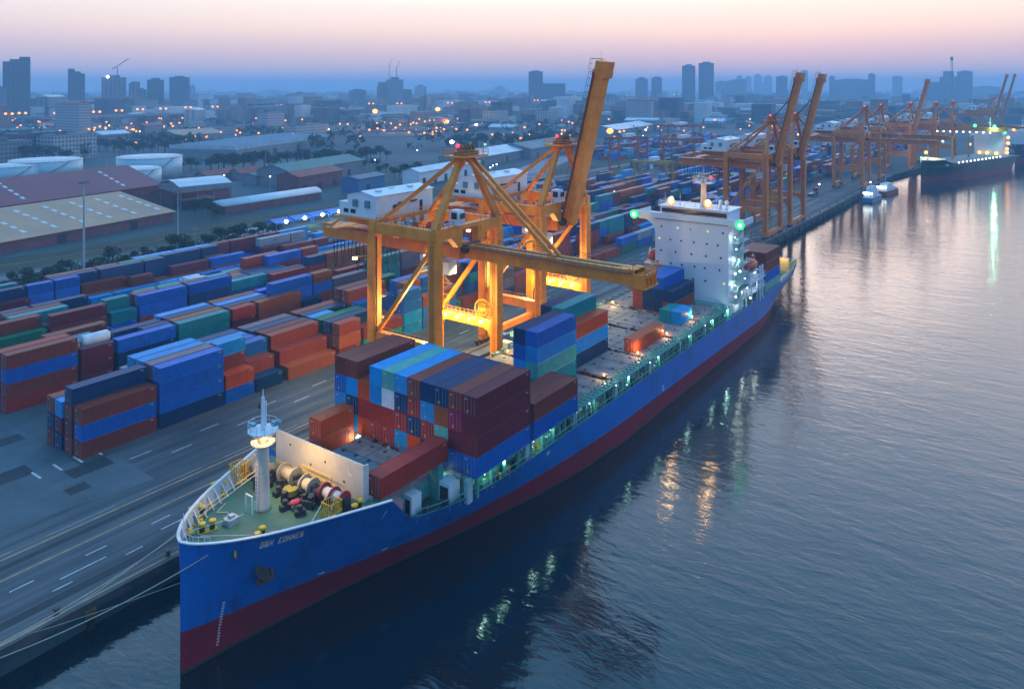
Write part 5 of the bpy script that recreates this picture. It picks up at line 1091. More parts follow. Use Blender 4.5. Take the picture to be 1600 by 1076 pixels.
for z in (.3, 1.2, 2.1): fn_.box(40, 370, 240.41, 240.47, LAND + z, LAND + z + .06)
solo('perimeter_fence', fn_, FENM, 'long grey post and wire fence between container yard and road', 'fence', (40, 240.4, LAND))
# ---------------------------------------------------------------- sheds and tanks
def rotd(x, y, a): return Matrix.Translation((x, y, 0)) @ Matrix.Rotation(a, 4, 'Z')
SKYL = mat('rooflight', (.42, .48, .55), .4)
def shed(name, label, x, y, ang, L, W, he, hr2, wallm, roofm, lights=0, ridge=.5, cat='warehouse', doors=3):
    """a gabled shed: L along its own x, W along its own y"""
    t = thing(name, label, cat, (x, y, LAND)); M = rotd(x, y, ang); z0 = LAND
    part('wall', MB().xprism([(0, z0), (W, z0), (W, z0 + he), (W * ridge, z0 + hr2 - .15), (0, z0 + he)], 0, L).xf(M), wallm, t)
    r = MB()
    for (ya, za, yb, zb) in ((-.8, he - .1, W * ridge, hr2 + .1), (W * ridge, hr2 + .1, W + .8, he - .1)):
        r.add([(-.6, ya, z0 + za), (L + .6, ya, z0 + za), (L + .6, yb, z0 + zb), (-.6, yb, z0 + zb), (-.6, ya, z0 + za - .25), (L + .6, ya, z0 + za - .25), (L + .6, yb, z0 + zb - .25), (-.6, yb, z0 + zb - .25)], [(0, 1, 2, 3), (7, 6, 5, 4), (0, 4, 5, 1), (1, 5, 6, 2), (2, 6, 7, 3), (3, 7, 4, 0)])
    ro = part('roof', r.xf(M), roofm, t)
    for k in range(lights):
        xx = L * (k + .6) / lights; q = MB(); W1 = W * ridge
        for j in range(5):
            f0, f1 = .12 + j * .16, .21 + j * .16; dz = (hr2 - he)
            q.add([(xx, W1 * f0, z0 + he + dz * f0 + .16), (xx + 1.6, W1 * f0, z0 + he + dz * f0 + .16), (xx + 1.6, W1 * f1, z0 + he + dz * f1 + .16), (xx, W1 * f1, z0 + he + dz * f1 + .16)], [(0, 1, 2, 3)])
        part('rooflight_strip', q.xf(M), SKYL, ro)
    for k in range(doors):
        xx = L * (k + .3) / doors; part('door', MB().box(xx, xx + 3.5, -.06, 0, z0, z0 + min(4, he * .7)).xf(M), DARK, t)
    return t
TAN = mat('roof_tan', (.44, .235, .125), .6, var=.15, scale=.06, dirt=(.34, .19, .11)); MAR = mat('roof_maroon', (.20, .035, .045), .6, var=.18, scale=.08); PKW = mat('wall_maroon', (.16, .06, .07), .7, var=.25, scale=.3)
GRN = mat('roof_green', (.02, .15, .14), .6, var=.2, scale=.08); WHR = mat('roof_pale', (.55, .59, .64), .5, var=.12, scale=.1); GRW = mat('wall_grey', (.18, .2, .22), .8, var=.2, scale=.3); BLW = mat('wall_blue', (.04, .14, .30), .6); BRK = mat('roof_red', (.28, .05, .035), .65, var=.2, scale=.15)
shed('warehouse', 'long tan roofed warehouse with rows of rooflights beside the railway', 92, 295.5, R(10.5), 92, 56, 4.6, 11, PKW, TAN, 8, .62)
shed('warehouse', 'maroon roofed warehouse behind the tan one, one pale rooflight stripe', 116, 358, R(10), 98, 44, 8.5, 17, PKW, MAR, 2, .6)
shed('warehouse', 'small maroon annex at the right end of the maroon roofed warehouse', 205, 350, R(10), 36, 16, 6, 9, PKW, MAR, 0, .5, doors=1)
x, y = survey(283, 330); t = thing('open_shed', 'open sided shed with pale curved roof right of the maroon warehouse', 'shed', (x, y, LAND)); M = rotd(x, y, R(-8))
sh = MB(); pts = [(0, 11.5), (6, 13.2), (12, 13.9), (18, 13.2), (24, 11.5)]
for (a_, za), (b_, zb) in zip(pts, pts[1:]): sh.add([(-1, a_, LAND + za), (25, a_, LAND + za), (25, b_, LAND + zb), (-1, b_, LAND + zb), (-1, a_, LAND + za - .3), (25, a_, LAND + za - .3), (25, b_, LAND + zb - .3), (-1, b_, LAND + zb - .3)], [(0, 1, 2, 3), (7, 6, 5, 4), (0, 4, 5, 1), (2, 6, 7, 3), (1, 5, 6, 2), (3, 7, 4, 0)])
part('roof', sh.xf(M), WHR, t)
for a_ in (0, 8, 16, 24):
    for b_ in (0.5, 23.5): part('post', MB().box(a_ - .2, a_ + .2, b_ - .2, b_ + .2, LAND, LAND + 11.6).xf(M), GRW, t)
part('fascia', MB().box(-.9, -.7, 0, 24, LAND + 8.5, LAND + 11.3).box(-.9, 24.8, -.3, -.1, LAND + 8.8, LAND + 11.3).xf(M), GRW, t); part('stored_goods', MB().box(3, 20, 4, 20, LAND, LAND + 4).xf(M), DARK, t)
# barrel roofed long shed
x, y = survey(352, 335); t = thing('barrel_shed', 'long low shed with pale barrel roof beside the railway tracks', 'shed', (x, y, LAND)); M = rotd(x, y, R(2)); L = 58
poly = [(0, LAND), (0, LAND + 3.4)] + [(5 - 5 * math.cos(R(a)), LAND + 3.4 + 2.6 * math.sin(R(a))) for a in range(15, 180, 15)] + [(10, LAND + 3.4), (10, LAND)]
part('wall', MB().xprism([(.1, LAND), (.1, LAND + 3.4), (9.9, LAND + 3.4), (9.9, LAND)], 0.1, L - .1).xf(M), PKW, t); part('roof', MB().xprism(poly[1:-1], -.3, L + .3).xf(M), WHR, t, True)
def tank(px, py, d, r, h, label):
    x, y = survey(px, py); t = thing('storage_tank', label, 'tank', (x, y, LAND), 'white storage tanks behind the warehouses')
    part('shell', MB().lathe((x, y, LAND), [(r, 0), (r, h)], 40), mat('tank_shell', (.36, .50, .56), .45, var=.08, scale=.15), t, True); rf = part('roof', MB().lathe((x, y, LAND + h), [(r + .15, 0), (r + .15, .25), (r * .5, 1.0), (.3, 1.5)], 40), WHR, t)
    rr = MB(); N = 40; pts = [(x + r * math.cos(2 * math.pi * k / N), y + r * math.sin(2 * math.pi * k / N), LAND + h + .2) for k in range(N + 1)]; rail(rr, pts, 1.1, .06, 3); part('railing', rr, GRW, rf)
    st = MB()
    for k in range(14): a0, a1 = 4.0 + k * .07, 4.0 + (k + 1) * .07; st.beam((x + (r + .5) * math.cos(a0), y + (r + .5) * math.sin(a0), LAND + h * k / 14), (x + (r + .5) * math.cos(a1), y + (r + .5) * math.sin(a1), LAND + h * (k + 1) / 14), .8, .2)
    part('spiral_stair', st, GRW, t)
tank(210, 291, 0, 14.6, 10.5, 'smallest white tank, in front of the tallest tank'); tank(234, 277, 0, 19.5, 13.5, 'tallest white tank, right and behind the smallest one'); tank(72, 276, 0, 21, 11.0, 'wide white tank on the left above the maroon roof'); tank(20, 282, 0, 16, 9.5, 'low white tank half hidden at the left edge behind the maroon roof')
def at(px, py, *a, **k): x, y = survey(px, py); return (x, y) + a
x, y = survey(452, 292); shed('warehouse', 'long green roofed warehouse among trees behind the railway', x, y, R(14), 78, 24, 9, 12.5, GRW, GRN, 0, .5)
x, y = survey(466, 302); shed('warehouse', 'red shed in front of the green roofed warehouse', x, y, R(12), 40, 15, 9, 11.5, PKW, BRK, 0, .5)
x, y = survey(322, 285); shed('roadside_pavilion', 'low red roofed pavilion behind the open curved shed, left one', x, y, R(8), 26, 10, 4, 6.5, GRW, BRK, 0, .5, 'building', 1)
x, y = survey(375, 281); shed('roadside_pavilion', 'low red roofed pavilion behind the barrel shed, right one', x, y, R(8), 18, 10, 4, 7, GRW, BRK, 0, .5, 'building', 1)
x, y = survey(400, 290); shed('workshop', 'grey flat workshop with pale roof above the barrel shed', x, y, R(8), 34, 12, 6, 7, GRW, GRW, 0, .5, 'building', 2)
x, y = survey(655, 290); shed('depot_building', 'long pale roofed depot with many windows behind the lowered crane', x, y, R(9), 74, 12, 8, 10, HW, WHR, 0, .5, 'building', 6)
x, y = survey(560, 302); shed('workshop', 'blue walled workshop right of the red shed', x, y, R(9), 24, 12, 8, 9, BLW, GRW, 0, .5, 'building', 1)
x, y = survey(740, 262); shed('warehouse', 'pale roofed warehouse with lit front between the two near cranes', x, y, R(9), 120, 30, 7, 11, GRW, WHR, 4, .5)
x, y = survey(830, 248); shed('warehouse', 'grey blue roofed warehouse left of the raised boom', x, y, R(9), 110, 34, 8, 12, GRW, GRW, 3, .5)
x, y = survey(965, 215); shed('warehouse', 'long pale warehouse far behind the reddish gantry cranes', x, y, R(9), 200, 40, 9, 13, GRW, WHR, 3, .5)
x, y = survey(1010, 192); shed('warehouse', 'very long dim warehouse right of the raised boom in the haze', x, y, R(6), 260, 60, 12, 16, GRW, GRW, 3, .5)
x, y = survey(280, 222); shed('hangar', 'small hangar with tan and green roof left of sawtooth factory', x, y, R(9), 60, 40, 7, 12, GRW, TAN, 0, .5, 'building', 1)
# sawtooth factory
x, y = survey(368, 250); t = thing('sawtooth_factory', 'wide factory with pale sawtooth roof behind a belt of trees', 'factory', (x, y, LAND)); M = rotd(x, y, R(22))
part('wall', MB().box(0, 168, 0, 62, LAND, LAND + 8).xf(M), GRW, t); r = MB()
for k in range(21):
    a = k * 8.0
    for j in range(5): b = j * 12.4; r.add([(a, b, LAND + 8.02), (a + 8, b, LAND + 8.02), (a, b, LAND + 11.2), (a, b + 12, LAND + 8.02), (a + 8, b + 12, LAND + 8.02), (a, b + 12, LAND + 11.2)], [(0, 2, 1), (3, 4, 5), (0, 3, 5, 2), (2, 5, 4, 1)])
part('sawtooth_roof', r.xf(M), mat('roof_pale_blue', (.40, .44, .50), .5, var=.2, scale=.1), t)
for k in range(4): part('door', MB().box(16 + 40 * k, 22 + 40 * k, -.08, 0, LAND, LAND + 5).xf(M), DARK, t)
# blue tarpaulin stalls with bright lamps, parked vehicles
x, y = survey(432, 362); t = thing('tarpaulin_stall', 'row of bright blue tarpaulin roofs with white lamps by the yard fence', 'stall', (x, y, LAND)); M = rotd(x, y, R(4))
for k in range(4):
    q = MB().xprism([(0, LAND + 3.2), (4, LAND + 4.4), (8, LAND + 3.2), (8, LAND + 3.1), (0, LAND + 3.1)], k * 10, k * 10 + 9).box(k * 10, k * 10 + .2, 0, .2, LAND, LAND + 3.1).box(k * 10 + 8.8, k * 10 + 9, 0, .2, LAND, LAND + 3.1).box(k * 10, k * 10 + .2, 7.8, 8, LAND, LAND + 3.1).xf(M)
    part('tarpaulin', q, mat('tarpaulin_blue', (.015, .14, .50), .45), t)
    inst('stall_lamp', LB.mesh('stall_lamp', lampmat('stall_white', (.75, .95, 1), 8)) if 'stall_lamp' not in bpy.data.meshes else bpy.data.meshes['stall_lamp'], t, M @ Vector((k * 10 + 4, -1.2, LAND + 3.6))).scale = (.7,) * 3
for k in range(3): light('stall_light', M @ Vector((k * 13 + 4, -2, LAND + 3.4)), 900, (.6, .9, 1), t, .3)
def car(x, y, ang, colm, label, van=False, group='cars parked by the yard fence', nm='parked_car'):
    t = thing(nm, label, 'van' if van else 'car', (x, y, LAND), group); M = rotd(x, y, ang); z = LAND; L, W, h = (9.5, 2.4, 3.0) if van else (4.4, 1.75, 1.45)
    if van: part('body', MB().yprism([(-L / 2, z + .4), (L / 2, z + .4), (L / 2, z + 1.8), (L / 2 - .3, z + h), (-L / 2, z + h)], -W / 2, W / 2).xf(M), colm, t); part('window', MB().box(-L / 2 + .6, L / 2 - 1, -W / 2 - .02, -W / 2, z + 1.6, z + 2.4).xf(M), GLS, t)
    else: part('body', MB().box(-L / 2, L / 2, -W / 2, W / 2, z + .35, z + .85).yprism([(-1.7, z + .85), (1.2, z + .85), (.6, z + h), (-1.3, z + h)], -W / 2 + .1, W / 2 - .1).xf(M), colm, t); part('window', MB().yprism([(-1.4, z + .92), (.95, z + .92), (.5, z + h - .1), (-1.15, z + h - .1)], -W / 2 + .07, -W / 2 + .1).xf(M), GLS, t)
    w = MB()
    for a in (-L * .3, L * .3):
        for s in (-1, 1): part('wheel', MB().lathe((a, s * (W / 2 - .1), z + .35), [(.34, -.1), (.34, .1)], 10, 0, 'y').xf(M), RUB, t)
x, y = survey(398, 368); car(x, y, R(12), HW, 'white coach parked in front of the dark bushes', True, None, 'coach')
CC = [mat('car_silver', (.4, .42, .45), .3), mat('car_black', (.015, .016, .02), .3), mat('car_red', (.3, .02, .02), .3), mat('car_white', (.6, .6, .62), .35), mat('car_blue', (.02, .06, .2), .3)]; CN = ['silver', 'black', 'red', 'white', 'blue']
for k, (px, py, ci) in enumerate(((362, 372, 1), (378, 374, 4), (424, 366, 0), (440, 371, 1), (452, 369, 3), (468, 366, 2), (482, 368, 0), (500, 366, 1))):
    x, y = survey(px, py); car(x, y, R(rng.uniform(-20, 60)), CC[ci], '%s car parked by the yard fence, %s of a loose row from the left' % (CN[ci], WORDS[k]))
x, y = survey(293, 388); t = thing('site_loader', 'dark and yellow loader parked on the bare ground by the bushes', 'loader', (x, y, LAND)); part('body', MB().box(x - 2, x + 2, y - 1, y + 1, LAND + .6, LAND + 2).box(x - 1, x + .6, y - .8, y + .8, LAND + 2, LAND + 3.2), DARK, t); part('bucket', MB().box(x + 2, x + 3.2, y - 1.2, y + 1.2, LAND + .3, LAND + 1.2), YELD, t)
for a in (-1.3, 1.3):
    for s in (-1, 1): part('wheel', MB().lathe((x + a, y + s, LAND + .65), [(.65, -.25), (.65, .25)], 12, 0, 'y'), RUB, t)
# ---------------------------------------------------------------- trees
LEAF = mat('leaf_green', (.022, .055, .022), .8, var=.5, scale=.8); BARK = mat('bark', (.05, .04, .03), .9, var=.3, scale=3)
def crown_mesh(seed, n=420, flat=1.0):
    r_ = random.Random(seed); m = MB(); lobes = [(r_.uniform(-.5, .5), r_.uniform(-.5, .5), r_.uniform(-.25, .35), r_.uniform(.35, .6)) for _ in range(7)]
    for _ in range(n):
        lx, ly, lz, lr_ = r_.choice(lobes); v = Vector((r_.gauss(0, 1), r_.gauss(0, 1), r_.gauss(0, 1))).normalized() * lr_ * r_.uniform(.55, 1.05)
        c = Vector((lx + v.x, ly + v.y, (lz + v.z) * flat)); a = Vector((r_.gauss(0, 1), r_.gauss(0, 1), r_.gauss(0, .6))).normalized(); b = a.cross(Vector((r_.gauss(0, 1), r_.gauss(0, 1), r_.gauss(0, 1)))).normalized(); s = r_.uniform(.06, .14)
        m.add([c - a * s, c + b * s * .7, c + a * s, c - b * s * .7], [(0, 1, 2, 3)])
    return m
CRN = [crown_mesh(k, 420, .8).xf(Matrix.Translation((0, 0, 1.45))).mesh('crown', LEAF) for k in range(3)]
def trunk_mesh(seed):
    r_ = random.Random(seed); m = MB().tube((0, 0, 0), (.02, .02, .9), .07, .05, 6)
    for k in range(4): a = r_.uniform(0, 6.3); m.tube((.02, .02, .8), (.4 * math.cos(a), .4 * math.sin(a), 1.35), .04, .015, 5)
    return m.mesh('trunk', BARK)
TRK = [trunk_mesh(k) for k in range(3)]
def tree(x, y, h, k, label, group):
    t = thing('leafy_tree', label, 'tree', (x, y, LAND), group); s = h / 2.1
    for nm_, me in (('trunk', TRK[k]), ('crown', CRN[k])):
        o = inst(nm_, me, t, (x, y, LAND)); o.scale = (s, s, s); o.rotation_euler = (0, 0, rng.uniform(0, 6.3))
TG = [('dark leafy tree in the overgrown strip between yard and railway', 'trees between yard and railway'), ('dark leafy tree in the belt before the sawtooth factory', 'trees before the sawtooth factory'), ('leafy tree among the sheds and tanks on the left', 'trees among the sheds'), ('dim leafy tree in the hazy city beyond the sheds', 'trees in the hazy city')]
def strip(a, b, n, h0, h1, g, jx=4, jy=2):
    for k in range(n):
        f_ = (k + rng.random()) / n; x, y = survey(a[0] + (b[0] - a[0]) * f_ + rng.uniform(-jx, jx), a[1] + (b[1] - a[1]) * f_ + rng.uniform(-jy, jy)); tree(x, y, rng.uniform(h0, h1), rng.randrange(3), *TG[g])
strip((10, 452), (270, 400), 18, 3, 6.5, 0, 6, 5); strip((270, 400), (430, 365), 22, 3.5, 7.5, 0, 6, 5)
strip((330, 268), (600, 252), 40, 8, 14, 1, 8, 3); strip((300, 330), (345, 345), 7, 5, 8, 2); strip((180, 262), (330, 268), 14, 6, 10, 2); strip((440, 285), (470, 300), 7, 7, 11, 2, 10, 4); strip((560, 268), (690, 285), 14, 6, 11, 2, 8, 5); strip((700, 232), (860, 232), 22, 8, 15, 3, 8, 6); strip((940, 190), (1070, 188), 26, 10, 18, 3, 8, 5); strip((130, 240), (300, 236), 22, 9, 15, 3, 10, 8); strip((0, 250), (130, 252), 12, 9, 15, 3, 10, 6)
mass = MB()
for _ in range(1500):
    px, py = rng.uniform(-40, 1640), 136.3 + 10 ** rng.uniform(1.15, 2.0)
    if px > 1000 and py > 190: continue
    x, y = survey(px, py)
    if y < 300: continue
    s = rng.uniform(6, 13); k = len(mass.v)
    if math.hypot(x, y) > 600:
        for _q in range(9):
            c = Vector((x + rng.gauss(0, s * .5), y + rng.gauss(0, s * .5), LAND + s * rng.uniform(.25, .9))); a = Vector((rng.gauss(0, 1), rng.gauss(0, 1), rng.gauss(0, .7))).normalized() * s * .38; b = Vector((rng.gauss(0, 1), rng.gauss(0, 1), rng.gauss(0, 1))).normalized() * s * .3
            mass.add([c - a, c + b, c + a, c - b], [(0, 1, 2, 3)])
setting('distant_greenery', mass, LEAF, 'stuff')
bush = MB()
for _ in range(1300):
    px = rng.uniform(-20, 440); b_ = 452 - px * .205; x, y = survey(px, b_ + rng.uniform(-10, 9)); s = rng.uniform(.4, 1.1)
    for _q in range(4):
        c = Vector((x + rng.gauss(0, s), y + rng.gauss(0, s), LAND + s * rng.uniform(.2, 1.3))); a = Vector((rng.gauss(0, 1), rng.gauss(0, 1), rng.gauss(0, .7))).normalized() * s * .5; b = Vector((rng.gauss(0, 1), rng.gauss(0, 1), rng.gauss(0, 1))).normalized() * s * .4
        bush.add([c - a, c + b, c + a, c - b], [(0, 1, 2, 3)])
setting('roadside_scrub', bush, LEAF, 'stuff')
# ---------------------------------------------------------------- light masts near the yard
POLE = mat('pole_grey', (.30, .33, .36), .5)
def light_mast(px, py, h, label, heads=4, r=.28):
    x, y = survey(px, py); t = thing('light_mast', label, 'light mast', (x, y, LAND), 'tall light masts'); part('pole', MB().tube((x, y, LAND), (x, y, LAND + h), r, r * .5, 10).lathe((x, y, LAND), [(r * 2.4, 0), (r * 2.4, .6), (r, .7)], 10), POLE, t)
    hd = MB().box(x - 1.6, x + 1.6, y - .15, y + .15, LAND + h - .6, LAND + h - .4)
    for k in range(heads): hd.box(x - 1.6 + k * 3.2 / heads, x - 1.0 + k * 3.2 / heads, y - .5, y + .1, LAND + h - .4, LAND + h + .25)
    part('lamp_head', hd, GRW, t)
light_mast(131, 435, 29.5, 'tall pale light mast rising in front of the tan warehouse roof', 4, .42); light_mast(278, 395, 22, 'thin light mast right of the tan warehouse by the scrub'); light_mast(541, 425, 14, 'pale light mast among the containers left of the lowered crane'); light_mast(305, 392, 8, 'short thin pole on the verge left of the white coach', 2, .15); light_mast(166, 292, 18, 'thin mast in front of the low left white tank', 3, .2); light_mast(318, 272, 14, 'thin mast above the open curved shed', 3, .2); light_mast(415, 270, 16, 'thin mast before the sawtooth factory', 3, .2)
# ---------------------------------------------------------------- skyline
def facade(name, c, wc, sc=(.14, .3)):
    m = bpy.data.materials.new(name); m.use_nodes = True; t = m.node_tree; b = t.nodes['Principled BSDF']; tc = nd(t, 'ShaderNodeTexCoord'); sp = nd(t, 'ShaderNodeSeparateXYZ'); t.links.new(tc.outputs['Object'], sp.inputs[0])
    ad = nd(t, 'ShaderNodeMath', operation='ADD'); t.links.new(sp.outputs[0], ad.inputs[0]); t.links.new(sp.outputs[1], ad.inputs[1])
    cb = nd(t, 'ShaderNodeCombineXYZ'); t.links.new(ad.outputs[0], cb.inputs[0]); t.links.new(sp.outputs[2], cb.inputs[1])
    br = nd(t, 'ShaderNodeTexBrick'); br.offset = 0; br.inputs['Scale'].default_value = 1; br.inputs['Brick Width'].default_value = 3.4; br.inputs['Row Height'].default_value = 3.3; br.inputs['Mortar Size'].default_value = .75; br.inputs['Mortar Smooth'].default_value = 0
    br.inputs['Color1'].default_value = (*wc, 1); br.inputs['Color2'].default_value = (*[q * 1.5 for q in wc], 1); br.inputs['Mortar'].default_value = (*c, 1)
    t.links.new(cb.outputs[0], br.inputs['Vector']); t.links.new(br.outputs['Color'], b.inputs['Base Color']); b.inputs['Roughness'].default_value = .6; return m
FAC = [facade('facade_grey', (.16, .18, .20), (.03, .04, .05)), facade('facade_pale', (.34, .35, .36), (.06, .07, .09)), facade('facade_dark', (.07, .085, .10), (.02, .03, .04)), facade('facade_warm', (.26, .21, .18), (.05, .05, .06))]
ROOFG = mat('flat_roof', (.10, .13, .15), .9, var=.35, scale=.1)
def tower(px0, px1, py, d, label, fm_=0, steps=(), nm='tower_block', crown=0):
    w_ = (px1 - px0) / FPX * d; x, y = far((px0 + px1) / 2, d); h = CAMH + (HY - py) / FPX * d
    t = thing(nm, label, 'tower', (x, y, LAND), 'towers of the skyline'); M = rotd(x, y, math.atan2(y, x))
    m = MB(); m.box(-w_ * .4, w_ * .4, -w_ / 2, w_ / 2, LAND, h - crown); part('wall', m.xf(M), FAC[fm_], t)
    for (f0, f1, dz) in steps: part('side_wing', MB().box(-w_ * .3, w_ * .35, w_ * f0, w_ * f1, LAND, h - dz).xf(M), FAC[fm_], t)
    part('roof', MB().box(-w_ * .2, w_ * .2, -w_ * .25, w_ * .25, h - crown, h - crown + max(crown, 3)).xf(M), ROOFG, t)
    return t, M, w_, h
tower(8, 44, 93, 1250, 'tallest dark tower at the far left of the skyline', 2, ((-.5, -.1, -4),), crown=4); tower(-14, 8, 138, 1230, 'low block at the left edge beside the tallest left tower', 0); tower(108, 131, 112, 1450, 'slim dark tower second from left on the skyline', 2, ((.1, .5, -5),), crown=4)
tt, M, w_, h = tower(161, 195, 118, 1500, 'broad unfinished tower under a tower crane on the left skyline', 0, ((-1.2, -.4, 42),), crown=4)
part('site_crane', MB().tube((0, -6, h), (0, -6, h + 16), .8, .8, 5).beam((0, 2, h + 12), (0, -26, h + 34), 1, 1.4).beam((0, -4, h + 16), (0, 4, h + 14), 1, 1).xf(M), DARK, tt); inst('site_lamp', LB.mesh('site_lamp', lampmat('site_white', (.9, 1, 1), 6)), tt, M @ Vector((-w_ * .42, w_ * .25, h - 3))).scale = (2.6,) * 3
tower(202, 214, 130, 1600, 'short twin topped block left of the mid left tower', 0, ((-.8, -.1, -3),)); tower(213, 228, 140, 1650, 'low block touching the short twin topped block', 0); tower(231, 255, 122, 1650, 'mid height tower in the left skyline group', 2, crown=4); tower(266, 295, 119, 1750, 'rightmost tower of the left skyline group', 2, ((-.5, -.1, 8),), crown=3); tower(296, 305, 134, 2400, 'pale narrow block right of the left skyline group', 1)
tt, M, w_, h = tower(604, 630, 121, 1900, 'stepped tower topped by cranes at centre left', 0, ((.4, 1.0, 12), (-1.0, -.4, 30)), crown=6)
part('site_crane', MB().tube((0, -4, h), (0, -4, h + 26), .9, .7, 5).beam((0, -4, h + 22), (0, -12, h + 42), 1, 1).tube((0, 14, h - 6), (0, 14, h + 30), .8, .6, 5).beam((0, 14, h + 24), (0, 8, h + 46), .9, .9).xf(M), DARK, tt)
tower(589, 606, 135, 1850, 'low block at the left foot of the crane topped stepped tower', 0); tower(648, 666, 135, 2000, 'low pale block right of the crane topped stepped tower', 1); tower(545, 572, 141, 2000, 'low wide block left of the stepped tower', 0)
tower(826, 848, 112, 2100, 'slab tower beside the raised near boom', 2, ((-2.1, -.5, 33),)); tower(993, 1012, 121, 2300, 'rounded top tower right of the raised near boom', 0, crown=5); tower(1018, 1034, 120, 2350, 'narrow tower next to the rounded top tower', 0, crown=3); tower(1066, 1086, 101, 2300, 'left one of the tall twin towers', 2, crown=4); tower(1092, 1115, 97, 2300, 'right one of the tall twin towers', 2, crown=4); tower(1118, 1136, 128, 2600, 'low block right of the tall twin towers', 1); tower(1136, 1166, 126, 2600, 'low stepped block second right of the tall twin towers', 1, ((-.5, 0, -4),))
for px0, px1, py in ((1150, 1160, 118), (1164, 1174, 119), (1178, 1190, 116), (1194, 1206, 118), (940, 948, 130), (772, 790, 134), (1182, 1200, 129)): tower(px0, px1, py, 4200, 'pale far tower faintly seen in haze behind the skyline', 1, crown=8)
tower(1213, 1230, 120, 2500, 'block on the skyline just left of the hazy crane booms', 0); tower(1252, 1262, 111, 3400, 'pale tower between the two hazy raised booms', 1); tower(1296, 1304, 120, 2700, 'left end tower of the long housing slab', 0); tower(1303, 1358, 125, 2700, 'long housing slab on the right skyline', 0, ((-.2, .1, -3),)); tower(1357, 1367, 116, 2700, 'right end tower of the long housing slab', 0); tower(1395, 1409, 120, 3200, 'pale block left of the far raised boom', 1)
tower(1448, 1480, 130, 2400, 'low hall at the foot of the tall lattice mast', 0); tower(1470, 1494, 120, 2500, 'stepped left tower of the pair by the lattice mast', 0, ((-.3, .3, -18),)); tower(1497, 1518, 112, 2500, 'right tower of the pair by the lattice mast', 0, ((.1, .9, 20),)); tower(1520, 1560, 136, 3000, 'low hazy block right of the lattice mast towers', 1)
x, y = far(1487, 1500); t = thing('lattice_mast', 'tall thin lattice mast on the right skyline', 'mast', (x, y, LAND)); m = MB(); H_ = 116
for a, b in ((-2, -2), (2, -2), (2, 2), (-2, 2)): m.tube((x + a, y + b, LAND), (x + a * .5, y + b * .5, H_), .35, .3, 4)
for k in range(22):
    z = LAND + k * 5.1; m.beam((x - 2, y - 2, z), (x + 2, y - 2, z + 5), .25, .25); m.beam((x - 2, y + 2, z), (x - 2, y - 2, z + 5), .25, .25)
part('lattice', m, GRW, t); part('antenna_drum', MB().lathe((x, y, H_ - 2), [(2.6, 0), (2.6, 7)], 10), GRW, t)
# ---------------------------------------------------------------- nearer city blocks
BN = ['grey walled', 'pale walled', 'dark walled', 'warm walled']
def block(x, y, a, L, W, h, k, label, group, pitched=None):
    t = thing('city_building', label, 'building', (x, y, LAND), group); M = rotd(x, y, a)
    part('wall', MB().box(0, L, 0, W, LAND, LAND + h).xf(M), FAC[k], t)
    if pitched: part('roof', MB().xprism([(-.6, LAND + h), (W / 2, LAND + h + W * .16), (W + .6, LAND + h)], -.6, L + .6).xf(M), pitched, t)
    else:
        r = MB().box(-.3, L + .3, -.3, W + .3, LAND + h, LAND + h + .5).box(L * .2, L * .4, W * .3, W * .6, LAND + h + .5, LAND + h + 3.2); part('roof', r.xf(M), ROOFG, t)
for (px, py, L, W, h, k, lab) in ((0, 258, 24, 18, 17, 0, 'grey block at the left edge behind the tanks'), (22, 252, 40, 16, 21, 2, 'dark glassy office block left behind the tanks'), (68, 250, 14, 16, 19, 1, 'narrow pale block between the office block and the white windowed one'), (84, 252, 36, 16, 20, 1, 'white block with many windows behind the tanks'), (-12, 205, 22, 22, 34, 2, 'tall dark block cut by the left edge'), (30, 215, 46, 26, 8, 1, 'long low white block above the dark office block'), (345, 212, 70, 20, 10, 1, 'long low white block behind the sawtooth factory, left'), (462, 212, 60, 20, 12, 1, 'pale windowed block behind the sawtooth factory, right'), (418, 208, 30, 18, 26, 1, 'taller pale block behind the middle of the sawtooth factory'), (775, 200, 38, 22, 24, 1, 'pale block with white roof left of the near raised boom'), (855, 195, 40, 20, 22, 1, 'pale block just left of the raised boom tip ropes'), (465, 178, 60, 24, 44, 1, 'broad pale apartment slab at centre left'), (285, 180, 40, 26, 26, 0, 'grey block left of the billboard'), (700, 190, 60, 30, 14, 0, 'grey block beside the motorway curve'), (1040, 205, 80, 40, 14, 1, 'low pale block right of the raised near boom'), (360, 195, 50, 30, 22, 0, 'grey block right behind the billboard'), (145, 180, 60, 26, 20, 0, 'grey block under the second tower from left')):
    x, y = survey(px, py); block(x, y, R(9), L, W, h, k, lab, 'city blocks behind the port')
GL = {}
for _ in range(290):
    px, py = rng.uniform(-30, 1240), 136.3 + 10 ** rng.uniform(1.42, 1.98)
    if px > 500 and py > 206: continue
    if 300 < px < 620 and py > 200: continue
    if px < 320 and py > 228: continue
    x, y = survey(px, py); k = rng.choice([0, 0, 1, 1, 2, 3]); rf = rng.choice([None, None, None, WHR, BRK, GRN]); d = math.hypot(x, y)
    zone = 'nearer' if d < 700 else 'farther'; rn = 'flat roof' if rf is None else {WHR: 'pale gabled roof', BRK: 'red gabled roof', GRN: 'green gabled roof'}[rf]
    block(x, y, R(rng.choice([9, 9, 30, 99])), rng.uniform(12, 50), rng.uniform(9, 26), rng.uniform(4, 14) if rng.random() < .85 else rng.uniform(20, 42), k, 'small hazy %s building with %s in the %s city' % (BN[k], rn, zone), 'small %s buildings, %s, %s' % (BN[k], rn, zone), rf)
ms = MB()
